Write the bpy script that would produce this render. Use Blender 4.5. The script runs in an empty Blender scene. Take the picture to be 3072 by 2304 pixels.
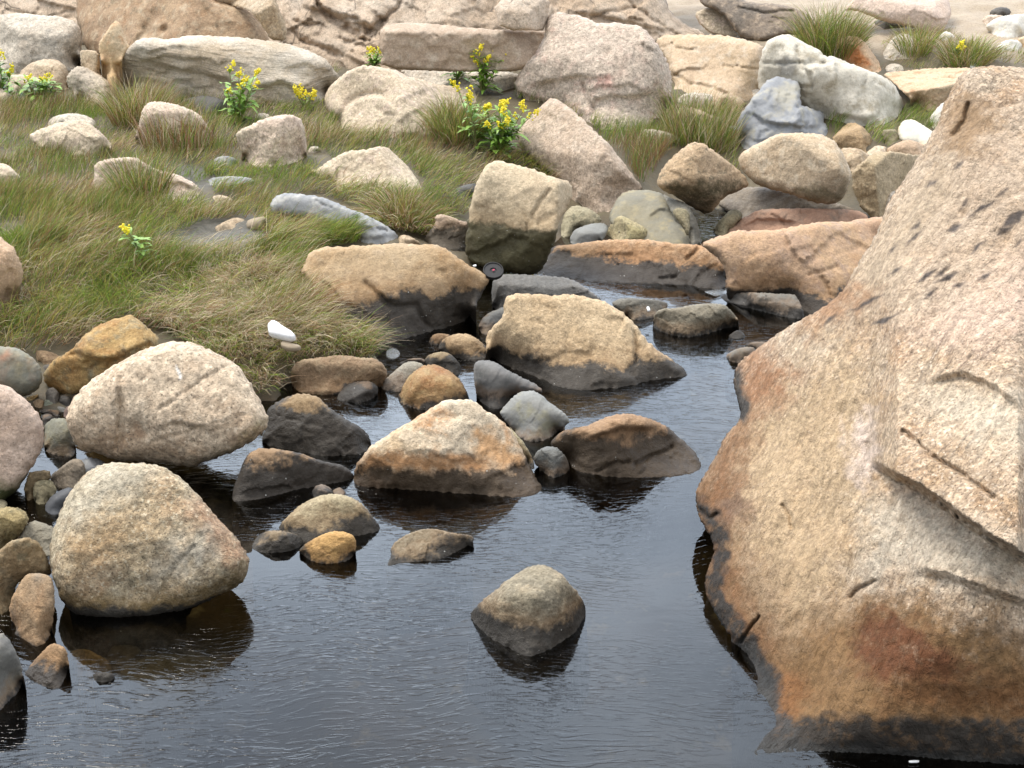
import bpy, math, random
import numpy as np
from mathutils import Vector
from mathutils.geometry import delaunay_2d_cdt

S = bpy.context.scene
C = S.collection
# ------------------------------------------------------------------ camera
CAM = np.array([0.0, 0.0, 3.0]); PITCH = math.radians(21.0); FPX = 4302.0; UW, VH = 3072.0, 2304.0
cd = bpy.data.cameras.new('camera'); co = bpy.data.objects.new('camera', cd); C.objects.link(co)
co.location = CAM; co.rotation_euler = (math.pi/2 - PITCH, 0, 0)
cd.sensor_width = 36.0; cd.lens = FPX/UW*36.0; cd.clip_start = 0.05; cd.clip_end = 500.0
S.camera = co
# ------------------------------------------------------------------ light
SUN_EL, SUN_ROT = 61.0, -52.0       # degrees; rotation from +Y towards +X
SUN_STR, SKY_STR, EXPO = 2.15, 0.140, 0.57
w = bpy.data.worlds.new('World'); S.world = w; w.use_nodes = True
nt = w.node_tree; nt.nodes.clear()
wo = nt.nodes.new('ShaderNodeOutputWorld'); bg = nt.nodes.new('ShaderNodeBackground')
sky = nt.nodes.new('ShaderNodeTexSky'); sky.sky_type = 'NISHITA'; sky.sun_disc = False
sky.sun_elevation = math.radians(SUN_EL); sky.sun_rotation = math.radians(SUN_ROT)
sky.air_density = 1.0; sky.dust_density = 2.0
tc = nt.nodes.new('ShaderNodeTexCoord'); mp = nt.nodes.new('ShaderNodeMapping'); mp.inputs['Scale'].default_value = (1.6, 1.6, 3.2)
nz = nt.nodes.new('ShaderNodeTexNoise'); nz.inputs['Scale'].default_value = 2.2; nz.inputs['Detail'].default_value = 5; nz.inputs['Roughness'].default_value = .55
cr = nt.nodes.new('ShaderNodeMapRange'); cr.inputs[1].default_value = .36; cr.inputs[2].default_value = .66; cr.inputs[3].default_value = .45; cr.inputs[4].default_value = .98
mx = nt.nodes.new('ShaderNodeMix'); mx.data_type = 'RGBA'; mx.inputs[7].default_value = (7.3, 8.3, 9.9, 1)
L = nt.links.new
sx = nt.nodes.new('ShaderNodeSeparateXYZ'); L(tc.outputs['Generated'], sx.inputs[0])
mz = nt.nodes.new('ShaderNodeMapRange'); mz.inputs[1].default_value = .52; mz.inputs[2].default_value = .92; L(sx.outputs[2], mz.inputs[0])
ml = nt.nodes.new('ShaderNodeMapRange'); ml.inputs[1].default_value = .12; ml.inputs[2].default_value = .36; L(sx.outputs[2], ml.inputs[0])
my = nt.nodes.new('ShaderNodeMapRange'); my.inputs[1].default_value = -.3; my.inputs[2].default_value = .7; L(sx.outputs[1], my.inputs[0])
mm = nt.nodes.new('ShaderNodeMath'); mm.operation = 'MULTIPLY'; L(my.outputs[0], mm.inputs[0]); L(ml.outputs[0], mm.inputs[1])
lowc = nt.nodes.new('ShaderNodeMix'); lowc.data_type = 'RGBA'; lowc.inputs[6].default_value = (6.2, 6.4, 6.6, 1); lowc.inputs[7].default_value = (19.5, 22.4, 26.2, 1); L(mm.outputs[0], lowc.inputs[0])  # low sky dimmed, mid sky behind brightened, shaped for the water's reflections
cc = nt.nodes.new('ShaderNodeMix'); cc.data_type = 'RGBA'; cc.inputs[7].default_value = (9.2, 9.0, 8.7, 1); L(mz.outputs[0], cc.inputs[0]); L(lowc.outputs[2], cc.inputs[6]); L(cc.outputs[2], mx.inputs[7])
L(tc.outputs['Generated'], mp.inputs[0]); L(mp.outputs[0], nz.inputs['Vector']); L(nz.outputs['Fac'], cr.inputs[0])
L(cr.outputs[0], mx.inputs[0]); L(sky.outputs[0], mx.inputs[6]); L(mx.outputs[2], bg.inputs[0])
bg.inputs[1].default_value = SKY_STR; L(bg.outputs[0], wo.inputs[0])
sl = bpy.data.lights.new('sun', 'SUN'); sl.energy = SUN_STR; sl.angle = math.radians(24.0); sl.color = (1.0, .94, .85)
so = bpy.data.objects.new('sun', sl); C.objects.link(so)
e, r = math.radians(SUN_EL), math.radians(SUN_ROT)
so.rotation_euler = Vector((math.sin(r)*math.cos(e), math.cos(r)*math.cos(e), math.sin(e))).to_track_quat('Z', 'Y').to_euler()
so.location = (-6, 12, 14)
S.view_settings.view_transform = 'Standard'; S.view_settings.look = 'None'
S.view_settings.exposure = EXPO; S.view_settings.gamma = 1.0
S.cycles.max_bounces = 8; S.cycles.transparent_max_bounces = 12; S.cycles.caustics_reflective = False; S.cycles.caustics_refractive = False

# ------------------------------------------------------------------ pixel <-> space
cP, sP = math.cos(PITCH), math.sin(PITCH)
def rays(uv):
    uv = np.asarray(uv, float).reshape(-1, 2)
    x = (uv[:, 0]-UW/2)/FPX; y = -(uv[:, 1]-VH/2)/FPX
    d = np.stack([x, cP + y*sP, -sP + y*cP], 1)
    return d/np.linalg.norm(d, axis=1)[:, None]
def project(P):
    d = P-CAM
    f = d[:, 1]*cP - d[:, 2]*sP; up = d[:, 1]*sP + d[:, 2]*cP
    f = np.maximum(f, 1e-3)
    return np.stack([UW/2+FPX*d[:, 0]/f, VH/2-FPX*up/f], 1)

# ------------------------------------------------------------------ noise
def _hash(ix, iy, iz, seed):
    n = (ix.astype(np.int64)*374761393 + iy.astype(np.int64)*668265263 + iz.astype(np.int64)*2147483647 + seed*974634777) & 0xffffffff
    n = ((n ^ (n >> 13))*1274126177) & 0xffffffff
    n = n ^ (n >> 16)
    return (n & 0xffff)/32767.5-1.0
def vnoise(P, seed=0):
    P = np.asarray(P, float); i = np.floor(P).astype(np.int64); f = P-i; f = f*f*f*(f*(f*6-15)+10)
    r = 0
    for dx in (0, 1):
        wx = f[:, 0] if dx else 1-f[:, 0]
        for dy in (0, 1):
            wy = f[:, 1] if dy else 1-f[:, 1]
            for dz in (0, 1):
                wz = f[:, 2] if dz else 1-f[:, 2]
                r = r + wx*wy*wz*_hash(i[:, 0]+dx, i[:, 1]+dy, i[:, 2]+dz, seed)
    return r
def fbm(P, seed=0, o=3, rough=.5):
    a, s, k = 0, 1.0, 1.0
    for j in range(o):
        a = a + s*vnoise(np.asarray(P)*k+j*17.3, seed+j); s *= rough; k *= 2.03
    return a

# ------------------------------------------------------------------ terrain
def at_z(u, v, z):
    d = rays([[u, v]])[0]; t = (z-CAM[2])/d[2]
    return CAM + d*t
TERR = [
 # pool and stream beds
 (400,2250,-.42),(1200,2000,-.4),(1900,1800,-.4),(1700,1560,-.36),(1000,1800,-.38),(900,2250,-.45),(1800,1250,-.26),(1900,1060,-.2),(2150,985,-.16),(2000,885,-.12),
 (1350,1160,-.12),(1240,1110,-.1),(1150,1075,-.05),(1440,900,-.1),(1480,870,-.06),(320,2000,-.24),(120,1900,-.12),(40,1750,-.05),(150,1560,-.07),(150,1360,-.03),(120,1230,.0),(300,1440,-.12),(640,1480,-.16),(760,1250,-.1),(1000,1230,-.14),(880,1200,-.08),
 (1500,1420,-.3),(2600,1500,-.3),(3000,2250,-.35),(2200,2250,-.4),(2080,650,-.05),(2050,700,-.06),(2300,900,-.12),(1700,2280,-.42),
 # grass terrace
 (0,1060,.14),(250,1060,.14),(480,1050,.15),(640,1060,.15),(800,1085,.13),(950,1080,.09),(1080,1085,.06),(800,1140,.06),(720,1130,.10),(760,1175,.05),(650,1150,.11),
 (60,850,.28),(450,850,.27),(760,830,.25),(900,920,.17),(1080,960,.1),(1250,860,.1),(1400,830,.06),
 (150,620,.38),(600,620,.36),(820,640,.33),(1000,690,.28),(1230,640,.28),(1320,560,.33),(1350,720,.1),
 (100,430,.5),(500,430,.5),(900,430,.48),(1200,430,.46),(1530,430,.44),
 (0,270,.62),(400,300,.6),(800,310,.6),(1000,390,.52),(1650,440,.36),(1850,540,.26),(1900,450,.38),(2050,370,.45),(2200,420,.34),(2400,350,.5),(2680,430,.4),(2700,330,.52),(1750,640,.03),(1900,690,0),(1700,700,.0),(2400,690,.02),(2650,620,.06),
 (1800,600,.1),(2200,600,.06),(2000,560,.14),(2300,560,.1),(2550,520,.25),
 (0,215,.68),(450,215,.68),(1000,215,.68),(1500,225,.68),(1300,350,.6),(2000,310,.56),(2250,330,.5),(2500,130,.9),(2900,170,.86),(3050,70,1.0),(2700,210,.74),(2950,260,.7),(2350,150,.84),
]
pts, zs = [], []
for u, v, z in TERR:
    p = at_z(u, v, z); pts.append(p[:2]); zs.append(z)
for x, y, z in [(-5,16.5,.72),(-2,16.5,.72),(1.5,16.5,.72),(3.4,17,.95),(6,18,1.2),(-8,22,1.2),(0,24,1.2),(8,24,1.6),(12,16,.8),(-12,14,.9),(-9,9,.3),(-7,6,0),(-4,4,-.15),(9,8,.1),(7,5,-.2),(0,1,-.45),(-3,1,-.45),(4,1,-.45),(0,-6,-.5),(-8,-6,-.5),(8,-6,-.5),(-14,4,0),(14,4,0)]:
    pts.append((x, y)); zs.append(z)
pts = np.array(pts); zs = np.array(zs)
def _phi(d2): return np.sqrt(d2+.12**2)
D2 = ((pts[:, None]-pts[None])**2).sum(2); n = len(pts)
A = np.zeros((n+1, n+1)); A[:n, :n] = _phi(D2)-1e-3*np.eye(n); A[:n, n] = 1; A[n, :n] = 1
sol = np.linalg.solve(A, np.append(zs, 0))
def terr_raw(X, Y):
    X = np.asarray(X, float).ravel(); Y = np.asarray(Y, float).ravel(); out = np.empty(len(X))
    for i in range(0, len(X), 20000):
        q = np.stack([X[i:i+20000], Y[i:i+20000]], 1)
        out[i:i+20000] = _phi(((q[:, None]-pts[None])**2).sum(2))@sol[:n]+sol[n]
    P = np.stack([X, Y, 0*X], 1)
    return np.clip(out, -.6, 3.0) + .018*fbm(P*3.1, 5, 3)
GX = np.arange(-10, 10.01, .08); GY = np.arange(1, 21.01, .08)
gx, gy = np.meshgrid(GX, GY); GZ = terr_raw(gx, gy).reshape(gx.shape)
def terr(X, Y):
    fx = np.clip((X-GX[0])/.08, 0, len(GX)-1.001); fy = np.clip((Y-GY[0])/.08, 0, len(GY)-1.001)
    i = fx.astype(int); j = fy.astype(int); a = fx-i; b = fy-j
    return (GZ[j, i]*(1-a)+GZ[j, i+1]*a)*(1-b)+(GZ[j+1, i]*(1-a)+GZ[j+1, i+1]*a)*b
TT = np.arange(3.4, 32, .04)
def hit(uv, water=True, dz=0.0):
    """distance along the ray of each pixel to the ground (or the water) it meets"""
    d = rays(uv)
    P = CAM + d[:, None, :]*TT[None, :, None]
    z = terr(P[..., 0].ravel(), P[..., 1].ravel()).reshape(P.shape[:2])
    if water: z = np.maximum(z, 0)
    f = P[..., 2]-(z+dz)
    k = np.argmax(f < 0, axis=1); k = np.where((f < 0).any(1), k, len(TT)-1); k = np.maximum(k, 1)
    a = np.arange(len(d)); f0, f1 = f[a, k-1], f[a, k]
    s = np.clip(f0/np.maximum(f0-f1, 1e-9), 0, 1)
    return TT[k-1]+s*.04

# ------------------------------------------------------------------ object helpers
def tag(o, label=None, cat=None, group=None, kind=None):
    if label: o['label'] = label
    if cat: o['category'] = cat
    if group: o['group'] = group
    if kind: o['kind'] = kind
    return o
def mesh_obj(name, V, F, mat, parent=None, smooth=True, loc=None, cols=None, stain=None):
    """V (n,3) world points; F (m,k) array or list of faces"""
    V = np.asarray(V, float)
    if loc is None: loc = np.array([0., 0., 0.])
    me = bpy.data.meshes.new(name)
    if isinstance(F, np.ndarray):
        m, k = F.shape
        me.vertices.add(len(V)); me.vertices.foreach_set('co', (V-loc).astype(np.float32).ravel())
        me.loops.add(m*k); me.loops.foreach_set('vertex_index', F.astype(np.int32).ravel())
        me.polygons.add(m); me.polygons.foreach_set('loop_start', np.arange(0, m*k, k, dtype=np.int32))
        me.polygons.foreach_set('loop_total', np.full(m, k, dtype=np.int32))
        me.update(calc_edges=True); me.validate()
    else:
        me.from_pydata([tuple(p) for p in (V-loc)], [], F)
    if smooth: me.polygons.foreach_set('use_smooth', np.ones(len(me.polygons), dtype=bool))
    if cols is not None:
        a = me.color_attributes.new('Col', 'FLOAT_COLOR', 'POINT')
        a.data.foreach_set('color', np.c_[cols, np.ones(len(cols))].astype(np.float32).ravel())
    if stain is not None:
        a = me.color_attributes.new('StainShade', 'FLOAT_COLOR', 'POINT'); a.data.foreach_set('color', stain.astype(np.float32).ravel())
    me.materials.append(mat)
    o = bpy.data.objects.new(name, me); o.location = loc; C.objects.link(o)
    if parent is not None:
        o.parent = parent; o.location = np.asarray(loc)-np.asarray(parent.location)
    return o
def empty(name, loc):
    o = bpy.data.objects.new(name, None); o.location = loc; o.empty_display_size = .1; C.objects.link(o); return o

# ------------------------------------------------------------------ materials
class NB:
    def __init__(s, name):
        s.m = bpy.data.materials.new(name); s.m.use_nodes = True; s.t = s.m.node_tree; s.t.nodes.clear()
        s.out = s.t.nodes.new('ShaderNodeOutputMaterial')
    def n(s, typ, **kw):
        d = s.t.nodes.new('ShaderNode'+typ)
        for k, v in kw.items(): setattr(d, k, v)
        return d
    def l(s, a, b): s.t.links.new(a, b)
    def set(s, sock, v):
        if hasattr(v, 'links') or isinstance(v, bpy.types.NodeSocket): s.l(v, sock)
        else: sock.default_value = (*v, 1) if (isinstance(v, tuple) and len(v) == 3 and sock.type == 'RGBA') else v
    def noise(s, vec, scale, detail=2, rough=.55, dist=0):
        d = s.n('TexNoise'); d.inputs['Scale'].default_value = scale; d.inputs['Detail'].default_value = detail
        d.inputs['Roughness'].default_value = rough; d.inputs['Distortion'].default_value = dist; s.l(vec, d.inputs['Vector']); return d.outputs['Fac']
    def vor(s, vec, scale, feature='F1', out='Distance'):
        d = s.n('TexVoronoi', feature=feature); d.inputs['Scale'].default_value = scale; s.l(vec, d.inputs['Vector']); return d.outputs[out]
    def ramp(s, x, a, b, lo=0., hi=1., smooth=False):
        d = s.n('MapRange', interpolation_type='SMOOTHSTEP' if smooth else 'LINEAR')
        for i, v in zip((1, 2, 3, 4), (a, b, lo, hi)): d.inputs[i].default_value = v
        s.set(d.inputs[0], x); return d.outputs[0]
    def math(s, op, a, b=0.):
        d = s.n('Math', operation=op); s.set(d.inputs[0], a); s.set(d.inputs[1], b); return d.outputs[0]
    def mix(s, f, a, b, mode='MIX'):
        d = s.n('Mix', data_type='RGBA', blend_type=mode); s.set(d.inputs[0], f); s.set(d.inputs[6], a); s.set(d.inputs[7], b); return d.outputs[2]
    def n_rgb(s, x):
        d = s.n('CombineColor'); [s.l(x, d.inputs[i]) for i in range(3)]; return d.outputs[0]
    def mapping(s, vec, scale=(1, 1, 1), rot=(0, 0, 0), loc=(0, 0, 0)):
        d = s.n('Mapping'); d.inputs['Scale'].default_value = scale; d.inputs['Rotation'].default_value = rot; d.inputs['Location'].default_value = loc; s.l(vec, d.inputs[0]); return d.outputs[0]
    def layers(s, vec, nrm, thin=16., wide=1.2):
        d = s.n('Mapping', vector_type='TEXTURE'); d.inputs['Scale'].default_value = (1/wide, 1/wide, 1/thin)
        d.inputs['Rotation'].default_value = Vector(nrm).to_track_quat('Z', 'X').to_euler(); s.l(vec, d.inputs[0]); return d.outputs[0]
    def bump(s, h, strength, dist, nrm=None):
        d = s.n('Bump'); d.inputs['Strength'].default_value = strength; d.inputs['Distance'].default_value = dist; s.l(h, d.inputs['Height'])
        if nrm is not None: s.l(nrm, d.inputs['Normal'])
        return d.outputs[0]

_gc = {}
def granite(c1, c2, c3=None, wet=None, spk=.5, grain=100., streak=0., srot=(0, 0, 1), thin=16., sb=.5, brtop=None, vein=0., rust=.0, rustc=(.33, .15, .05), wetc=(.026, .025, .023), rough=.85, lich=0., bumps=1., patch=2.2, wamp=.13, brown=(.20, .115, .055)):
    if bumps >= .8: bumps *= 1.25; spk = min(1., spk*1.2)
    key = repr((c1, c2, c3, wet, spk, grain, streak, srot, thin, sb, brtop, vein, rust, rustc, wetc, rough, lich, bumps, patch, wamp, brown))
    if key in _gc: return _gc[key]
    b = NB('granite'); g = b.n('NewGeometry'); oc = b.n('TexCoord').outputs['Object']
    oi = b.n('ObjectInfo').outputs['Random']
    off = b.n('VectorMath', operation='ADD'); b.l(oc, off.inputs[0])
    cx = b.n('CombineXYZ'); b.l(b.math('MULTIPLY', oi, 37.), cx.inputs[0]); b.l(b.math('MULTIPLY', oi, 91.), cx.inputs[1]); b.l(cx.outputs[0], off.inputs[1])
    v = off.outputs[0]
    big = b.noise(v, patch, 4, .6, .3); mid = b.noise(v, patch*4.3, 4, .6); fine = b.noise(v, grain, 3, .7)
    col = b.mix(b.ramp(big, .38, .62), c1, c2)
    if c3: col = b.mix(b.ramp(mid, .5, .68), col, c3)
    if rust: col = b.mix(b.math('MULTIPLY', b.ramp(b.noise(v, patch*1.7, 5, .65, .5), .50, .66), rust), col, rustc)
    if lich: col = b.mix(b.math('MULTIPLY', b.ramp(b.noise(v, 14, 4, .7), .54, .64), lich), col, (.09, .095, .065))
    if streak:
        sv = b.layers(v, srot, thin)
        st = b.noise(sv, 2.4, 5, .68, .8)
        col = b.mix(b.math('MULTIPLY', b.math('MULTIPLY', b.ramp(st, .55, .66), b.ramp(b.noise(v, 1.6, 3, .6), .42, .62)), streak), col, tuple(.30*x for x in c2))
    sa = b.n('Attribute', attribute_name='StainShade')  # colour patches: real stains, and shade painted on some rocks
    sm_ = b.math('MULTIPLY', sa.outputs['Alpha'], b.ramp(b.noise(v, 19, 4, .7), .30, .50, .62, 1.))
    col = b.mix(sm_, col, sa.outputs['Color'])
    # crystalline speckle: dark biotite flecks and pale feldspar grains
    f1 = b.ramp(fine, .30, .46, 1., 0.); col = b.mix(b.math('MULTIPLY', f1, spk), col, tuple(.22*x for x in c2))
    f2 = b.ramp(b.noise(v, grain*.62, 2, .6), .56, .70); col = b.mix(b.math('MULTIPLY', f2, b.ramp(sm_, 0., 1., spk*.8, spk*.2)), col, tuple(min(.9, 1.35*x+.05) for x in c1))
    f3 = b.ramp(b.noise(v, grain*.36, 2, .6), .34, .62, .74, 1.2); col = b.mix(spk*.9, col, b.mix(1.0, col, b.n_rgb(f3), 'MULTIPLY'))
    cell = b.vor(v, grain*.8, 'F1', 'Color'); sep = b.n('SeparateColor'); b.l(cell, sep.inputs[0])
    col = b.mix(1.0, col, b.mix(min(1., spk*.75), (1, 1, 1), b.mix(sep.outputs[0], (.66, .64, .62), (1.22, 1.19, 1.15))), 'MULTIPLY')
    ro = rough
    # straight joints: cell borders, only here and there
    if vein:
        wv_ = b.n('VectorMath', operation='ADD'); b.l(v, wv_.inputs[0]); n_ = b.n('TexNoise'); n_.inputs['Scale'].default_value = 5.; n_.inputs['Detail'].default_value = 3; b.l(v, n_.inputs['Vector'])
        s_ = b.n('VectorMath', operation='SCALE'); b.l(n_.outputs['Color'], s_.inputs[0]); s_.inputs['Scale'].default_value = .07; b.l(s_.outputs[0], wv_.inputs[1])
        vn = b.vor(b.layers(wv_.outputs[0], srot, 2.6, 1.), 1.25, 'DISTANCE_TO_EDGE')
        vm = b.math('MULTIPLY', b.ramp(vn, .004, .016, 1., 0.), b.ramp(b.noise(v, 2.3, 3, .6), .50, .58))
    if vein: col = b.mix(b.math('MULTIPLY', vm, vein), col, tuple(.25*x for x in c2))
    if wet is not None:
        z = b.n('SeparateXYZ'); b.l(g.outputs['Position'], z.inputs[0])
        zz = b.math('ADD', b.math('ADD', z.outputs[2], b.math('MULTIPLY', b.math('SUBTRACT', oi, .5), .05)), b.math('MULTIPLY', b.math('SUBTRACT', b.noise(v, 3.2, 5, .65), .5), wamp*2.2))
        zz = b.math('ADD', zz, b.math('MULTIPLY', b.math('SUBTRACT', b.noise(v, 18, 4, .7), .5), .10))
        col = b.mix(b.ramp(zz, wet*.9, wet*1.5+.07 if brtop is None else brtop, .55 if brtop is None else .85, 0., True), col, brown)
        col = b.mix(b.math('MULTIPLY', b.math('MULTIPLY', sm_, sm_), .92), col, b.mix(.8, sa.outputs['Color'], b.mix(1.0, sa.outputs['Color'], b.n_rgb(f3), 'MULTIPLY')))
        dk = b.ramp(zz, wet-.025, wet+.02, 1., 0., True)
        dcol = b.mix(b.ramp(b.noise(v, 9, 4, .6), .4, .7), wetc, tuple(1.9*x+.004 for x in wetc))
        col = b.mix(b.math('MULTIPLY', dk, .93), col, dcol)
        fl = b.vor(v, 34, 'F1', 'Distance'); fl = b.math('MULTIPLY', b.math('LESS_THAN', fl, b.ramp(b.noise(v, 17, 2), .5, .72, 0., .14)), dk)
        col = b.mix(b.math('MULTIPLY', fl, .8), col, (.62, .62, .58))
        ro = b.ramp(dk, 0, 1, rough, .55)
    p = b.n('BsdfPrincipled'); b.set(p.inputs['Base Color'], col); b.set(p.inputs['Roughness'], ro); p.inputs['Specular IOR Level'].default_value = .22
    n1 = b.bump(b.noise(v, 7, 6, .68, .2), .5*bumps, .035)
    if streak: n1 = b.bump(st, sb*bumps, .03, n1)
    n2 = b.bump(b.noise(v, 34, 4, .7), .55*bumps, .009, n1)
    if vein: n2 = b.bump(b.math('SUBTRACT', 1., vm), .5*vein, .012, n2)
    n3 = b.bump(fine, .6*bumps, .004, n2)
    b.l(n3, p.inputs['Normal']); b.l(p.outputs[0], b.out.inputs[0])
    _gc[key] = b.m; return b.m

def plain(name, col, rough=.6, bump=0., alpha=None):
    b = NB(name); p = b.n('BsdfPrincipled'); v = b.n('TexCoord').outputs['Object']
    nn = b.noise(v, 60, 3); b.set(p.inputs['Base Color'], b.mix(b.ramp(nn, .3, .7), col, tuple(.82*x for x in col)))
    p.inputs['Roughness'].default_value = rough
    if bump: b.l(b.bump(b.noise(v, 160, 3), bump, .004), p.inputs['Normal'])
    if alpha is not None: p.inputs['Alpha'].default_value = alpha
    b.l(p.outputs[0], b.out.inputs[0]); return b.m

# ------------------------------------------------------------------ rock builder
TILE = {k: ((j*0), 0) for j, k in enumerate('')}
_t = 900/2212
TILES = dict(A=(0,0,_t), B=(750,0,_t), C=(1500,0,_t), D=(2172,0,_t), E=(0,550,_t), F=(750,550,_t), G=(1500,550,_t), H=(2172,550,_t),
             I=(0,1000,_t), J=(700,1000,_t), K=(1400,1000,_t), L=(2172,1000,_t), M=(0,1629,_t), N=(750,1629,_t), O=(1500,1629,_t), P=(2172,1629,_t),
             Z=(0,0,3072/2212), Q=(0,1150,400/2212), R=(0,1450,400/2212), T=(2700,0,372/2212), U=(1950,500,400/2212), W=(600,560,400/2212), S=(0,0,1.0))
def px(tile, s):
    x0, y0, k = TILES[tile]
    a = np.array([[float(q) for q in p.split(',')] for p in s.split()]) if isinstance(s, str) else np.array(s, float).reshape(-1, 2)
    return a*k+np.array([x0, y0])
def poly_dist(P, A, B):
    """distance from points P to segments A-B, and which segment"""
    out = np.full(len(P), 1e9)
    ab = B-A; l2 = np.maximum((ab**2).sum(1), 1e-9)
    for i in range(0, len(P), 4000):
        q = P[i:i+4000]; t = np.clip(((q[:, None]-A[None])*ab[None]).sum(2)/l2[None], 0, 1)
        out[i:i+4000] = np.sqrt((((A[None]+t[..., None]*ab[None])-q[:, None])**2).sum(2).min(1))
    return out
def inside(P, poly):
    x, y = P[:, 0], P[:, 1]; r = np.zeros(len(P), bool); n = len(poly)
    for i in range(n):
        x1, y1 = poly[i]; x2, y2 = poly[(i+1) % n]
        if y1 == y2: continue
        c = (y1 > y) != (y2 > y)
        r ^= c & (x < (x2-x1)*(y-y1)/(y2-y1)+x1)
    return r
def resample(poly, g):
    q = np.vstack([poly, poly[:1]]); out = []
    for a, b in zip(q[:-1], q[1:]):
        m = max(1, int(round(np.linalg.norm(b-a)/g)))
        for k in range(m): out.append(a+(b-a)*k/m)
    return np.array(out)
def chaikin(poly, r=.25):
    q = np.roll(poly, -1, 0); return np.stack([poly*(1-r)+q*r, poly*r+q*(1-r)], 1).reshape(-1, 2)
def nvec(az, el):
    a, e = math.radians(az), math.radians(el)
    return np.array([math.sin(a)*math.cos(e), -math.cos(a)*math.cos(e), math.sin(e)])
ROCKS = []       # (outline, eval depth, thickness) kept so that grass does not root inside a rock
_seed = [0]
def lse(T, k):
    m = T.max(0); return m+np.log(np.exp((T-m)*k).sum(0))/k
GREF = 1.0
def rock(name, tile, pts_s, mat, label=None, cat='rock', group=None, kind=None, main=(0, 28), facets=None, z=None, anchor=None,
         contact=True, ctop=.7, smooth=1, rnd=None, rd=None, rough=.022, chips=4, ledges=(), cracks=(), dents=(), thick=None, g=None, sink=.3, seed=None, fine=1., jit=1.0, cap=1.3, crange=None, wobble=.011, strata=None, stains_shade=(), lc=.3, blocks=None):
    _seed[0] += 1; sd = seed if seed is not None else _seed[0]; rng = np.random.RandomState(sd*7+3)
    poly = px(tile, pts_s); x0, y0, k0 = TILES[tile]
    area = .5*np.sum(poly[:, 0]*np.roll(poly[:, 1], -1)-np.roll(poly[:, 0], -1)*poly[:, 1])
    if area < 0: poly = poly[::-1]
    xm = poly[:, 0].min()
    if xm < -15:      # stones that run past the left border are whole stones: round off the part beyond it
        q = []
        for a_, b_ in zip(poly, np.roll(poly, -1, 0)):
            q.append(a_)
            if abs(a_[0]-xm) < 1 and abs(b_[0]-xm) < 1:
                hh_ = abs(b_[1]-a_[1])
                for f_ in (.12, .3, .5, .7, .88): q.append(a_+(b_-a_)*f_+np.array([-.62*hh_*math.sqrt(1-(2*f_-1)**2), 0]))
        poly = np.array(q)
    for _ in range(smooth): poly = chaikin(poly)
    lo, hi = poly.min(0), poly.max(0); W, H = hi-lo; sz = min(W, H)
    if g is None: g = float(np.clip(.02*math.sqrt(W*H), 3.2, 7.0))*GREF
    out = resample(poly, g)
    nj = len(out); ang = np.linspace(0, 2*math.pi, nj, endpoint=False)
    pj = np.stack([np.cos(ang)*nj/8, np.sin(ang)*nj/8, np.full(nj, sd*3.7)], 1)
    nrm = np.roll(out, -1, 0)-np.roll(out, 1, 0); nrm = np.stack([nrm[:, 1], -nrm[:, 0]], 1); nrm /= np.maximum(np.linalg.norm(nrm, axis=1), 1e-6)[:, None]
    out = out+nrm*(fbm(pj, sd, 3)*jit*min(.009*sz+.6, 3.2))[:, None]
    xs = np.arange(lo[0], hi[0], g); ys = np.arange(lo[1], hi[1], g*.866)
    G = np.array([(x+(j % 2)*g*.5, y) for j, y in enumerate(ys) for x in xs]); G = G+rng.uniform(-.18, .18, G.shape)*g
    G = G[inside(G, out)]; A_, B_ = out, np.roll(out, -1, 0)
    if len(G):
        dG = poly_dist(G, A_, B_); G = G[dG > .62*g]; dG = dG[dG > .62*g]
    else: dG = np.zeros(0)
    no = len(out); P2 = np.vstack([out, G]); s = np.concatenate([np.zeros(no), dG]); dirs = rays(P2)
    # anchor: where the foot of the rock stands
    ib = np.argmax(out[:, 1]); a = out[ib] if anchor is None else np.array(anchor, float)*k0+np.array([x0, y0])
    da = rays([a])[0]
    ta = hit([a])[0] if z is None else (z-CAM[2])/da[2]
    Pa = CAM+da*ta; mpp = ta/FPX; wm = math.sqrt(W*H)*mpp
    # planes
    n0 = nvec(*main); planes = [(n0, n0@(Pa-CAM))]
    def tplane(pl, d):
        den = d@pl[0]; t = pl[1]/np.where(den < -.04, den, -.04)
        return t
    def tall(d, k): return lse(np.array([tplane(p, d) for p in planes]), k)
    rdm = (.035*wm if rd is None else rd*wm); K = 1/max(rdm, 1e-3)
    if facets is None:
        cx, cy = (lo+hi)/2
        facets = [((cx-x0)/k0, (lo[1]+.42*H-y0)/k0, 5, 64), ((lo[0]+.24*W-x0)/k0, (cy-y0)/k0, -62, 38), ((hi[0]-.24*W-x0)/k0, (cy-y0)/k0, 62, 38)]
    for (fx, fy, az, el) in facets:
        d = rays([[fx*k0+x0, fy*k0+y0]]); t = np.max([tplane(p, d) for p in planes]); n_ = nvec(az, el)
        planes.append((n_, n_@(d[0]*t)))
    for _ in range(chips):
        if not len(G): break
        q = G[rng.randint(len(G))]; d = rays([q])
        ts = [tplane(p, d)[0] for p in planes]; i = int(np.argmax(ts)); nn = planes[i][0]+rng.normal(0, .26, 3)
        nn /= np.linalg.norm(nn)
        if nn@d[0] > -.12: continue
        planes.append((nn, nn@(d[0]*(ts[i]+rng.uniform(-.004, .012)*wm))))
    cap_t = ta+cap*max(wm, .05)
    def depth(d): return np.minimum(tall(d, K), cap_t)
    # no break between two faces runs dead straight
    wob = np.array([tplane(p, dirs)+wobble*wm*fbm(np.c_[P2/(.30*math.sqrt(W*H)), np.full(len(P2), i*9.1)], sd+i, 5, .55) for i, p in enumerate(planes)])
    t = np.minimum(lse(wob, K), cap_t)
    # foot line: lies exactly on the ground or the water it meets
    R = (.2*sz if rnd is None else rnd*sz)
    wgt = np.zeros(len(P2)); cw = np.zeros(no)
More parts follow.
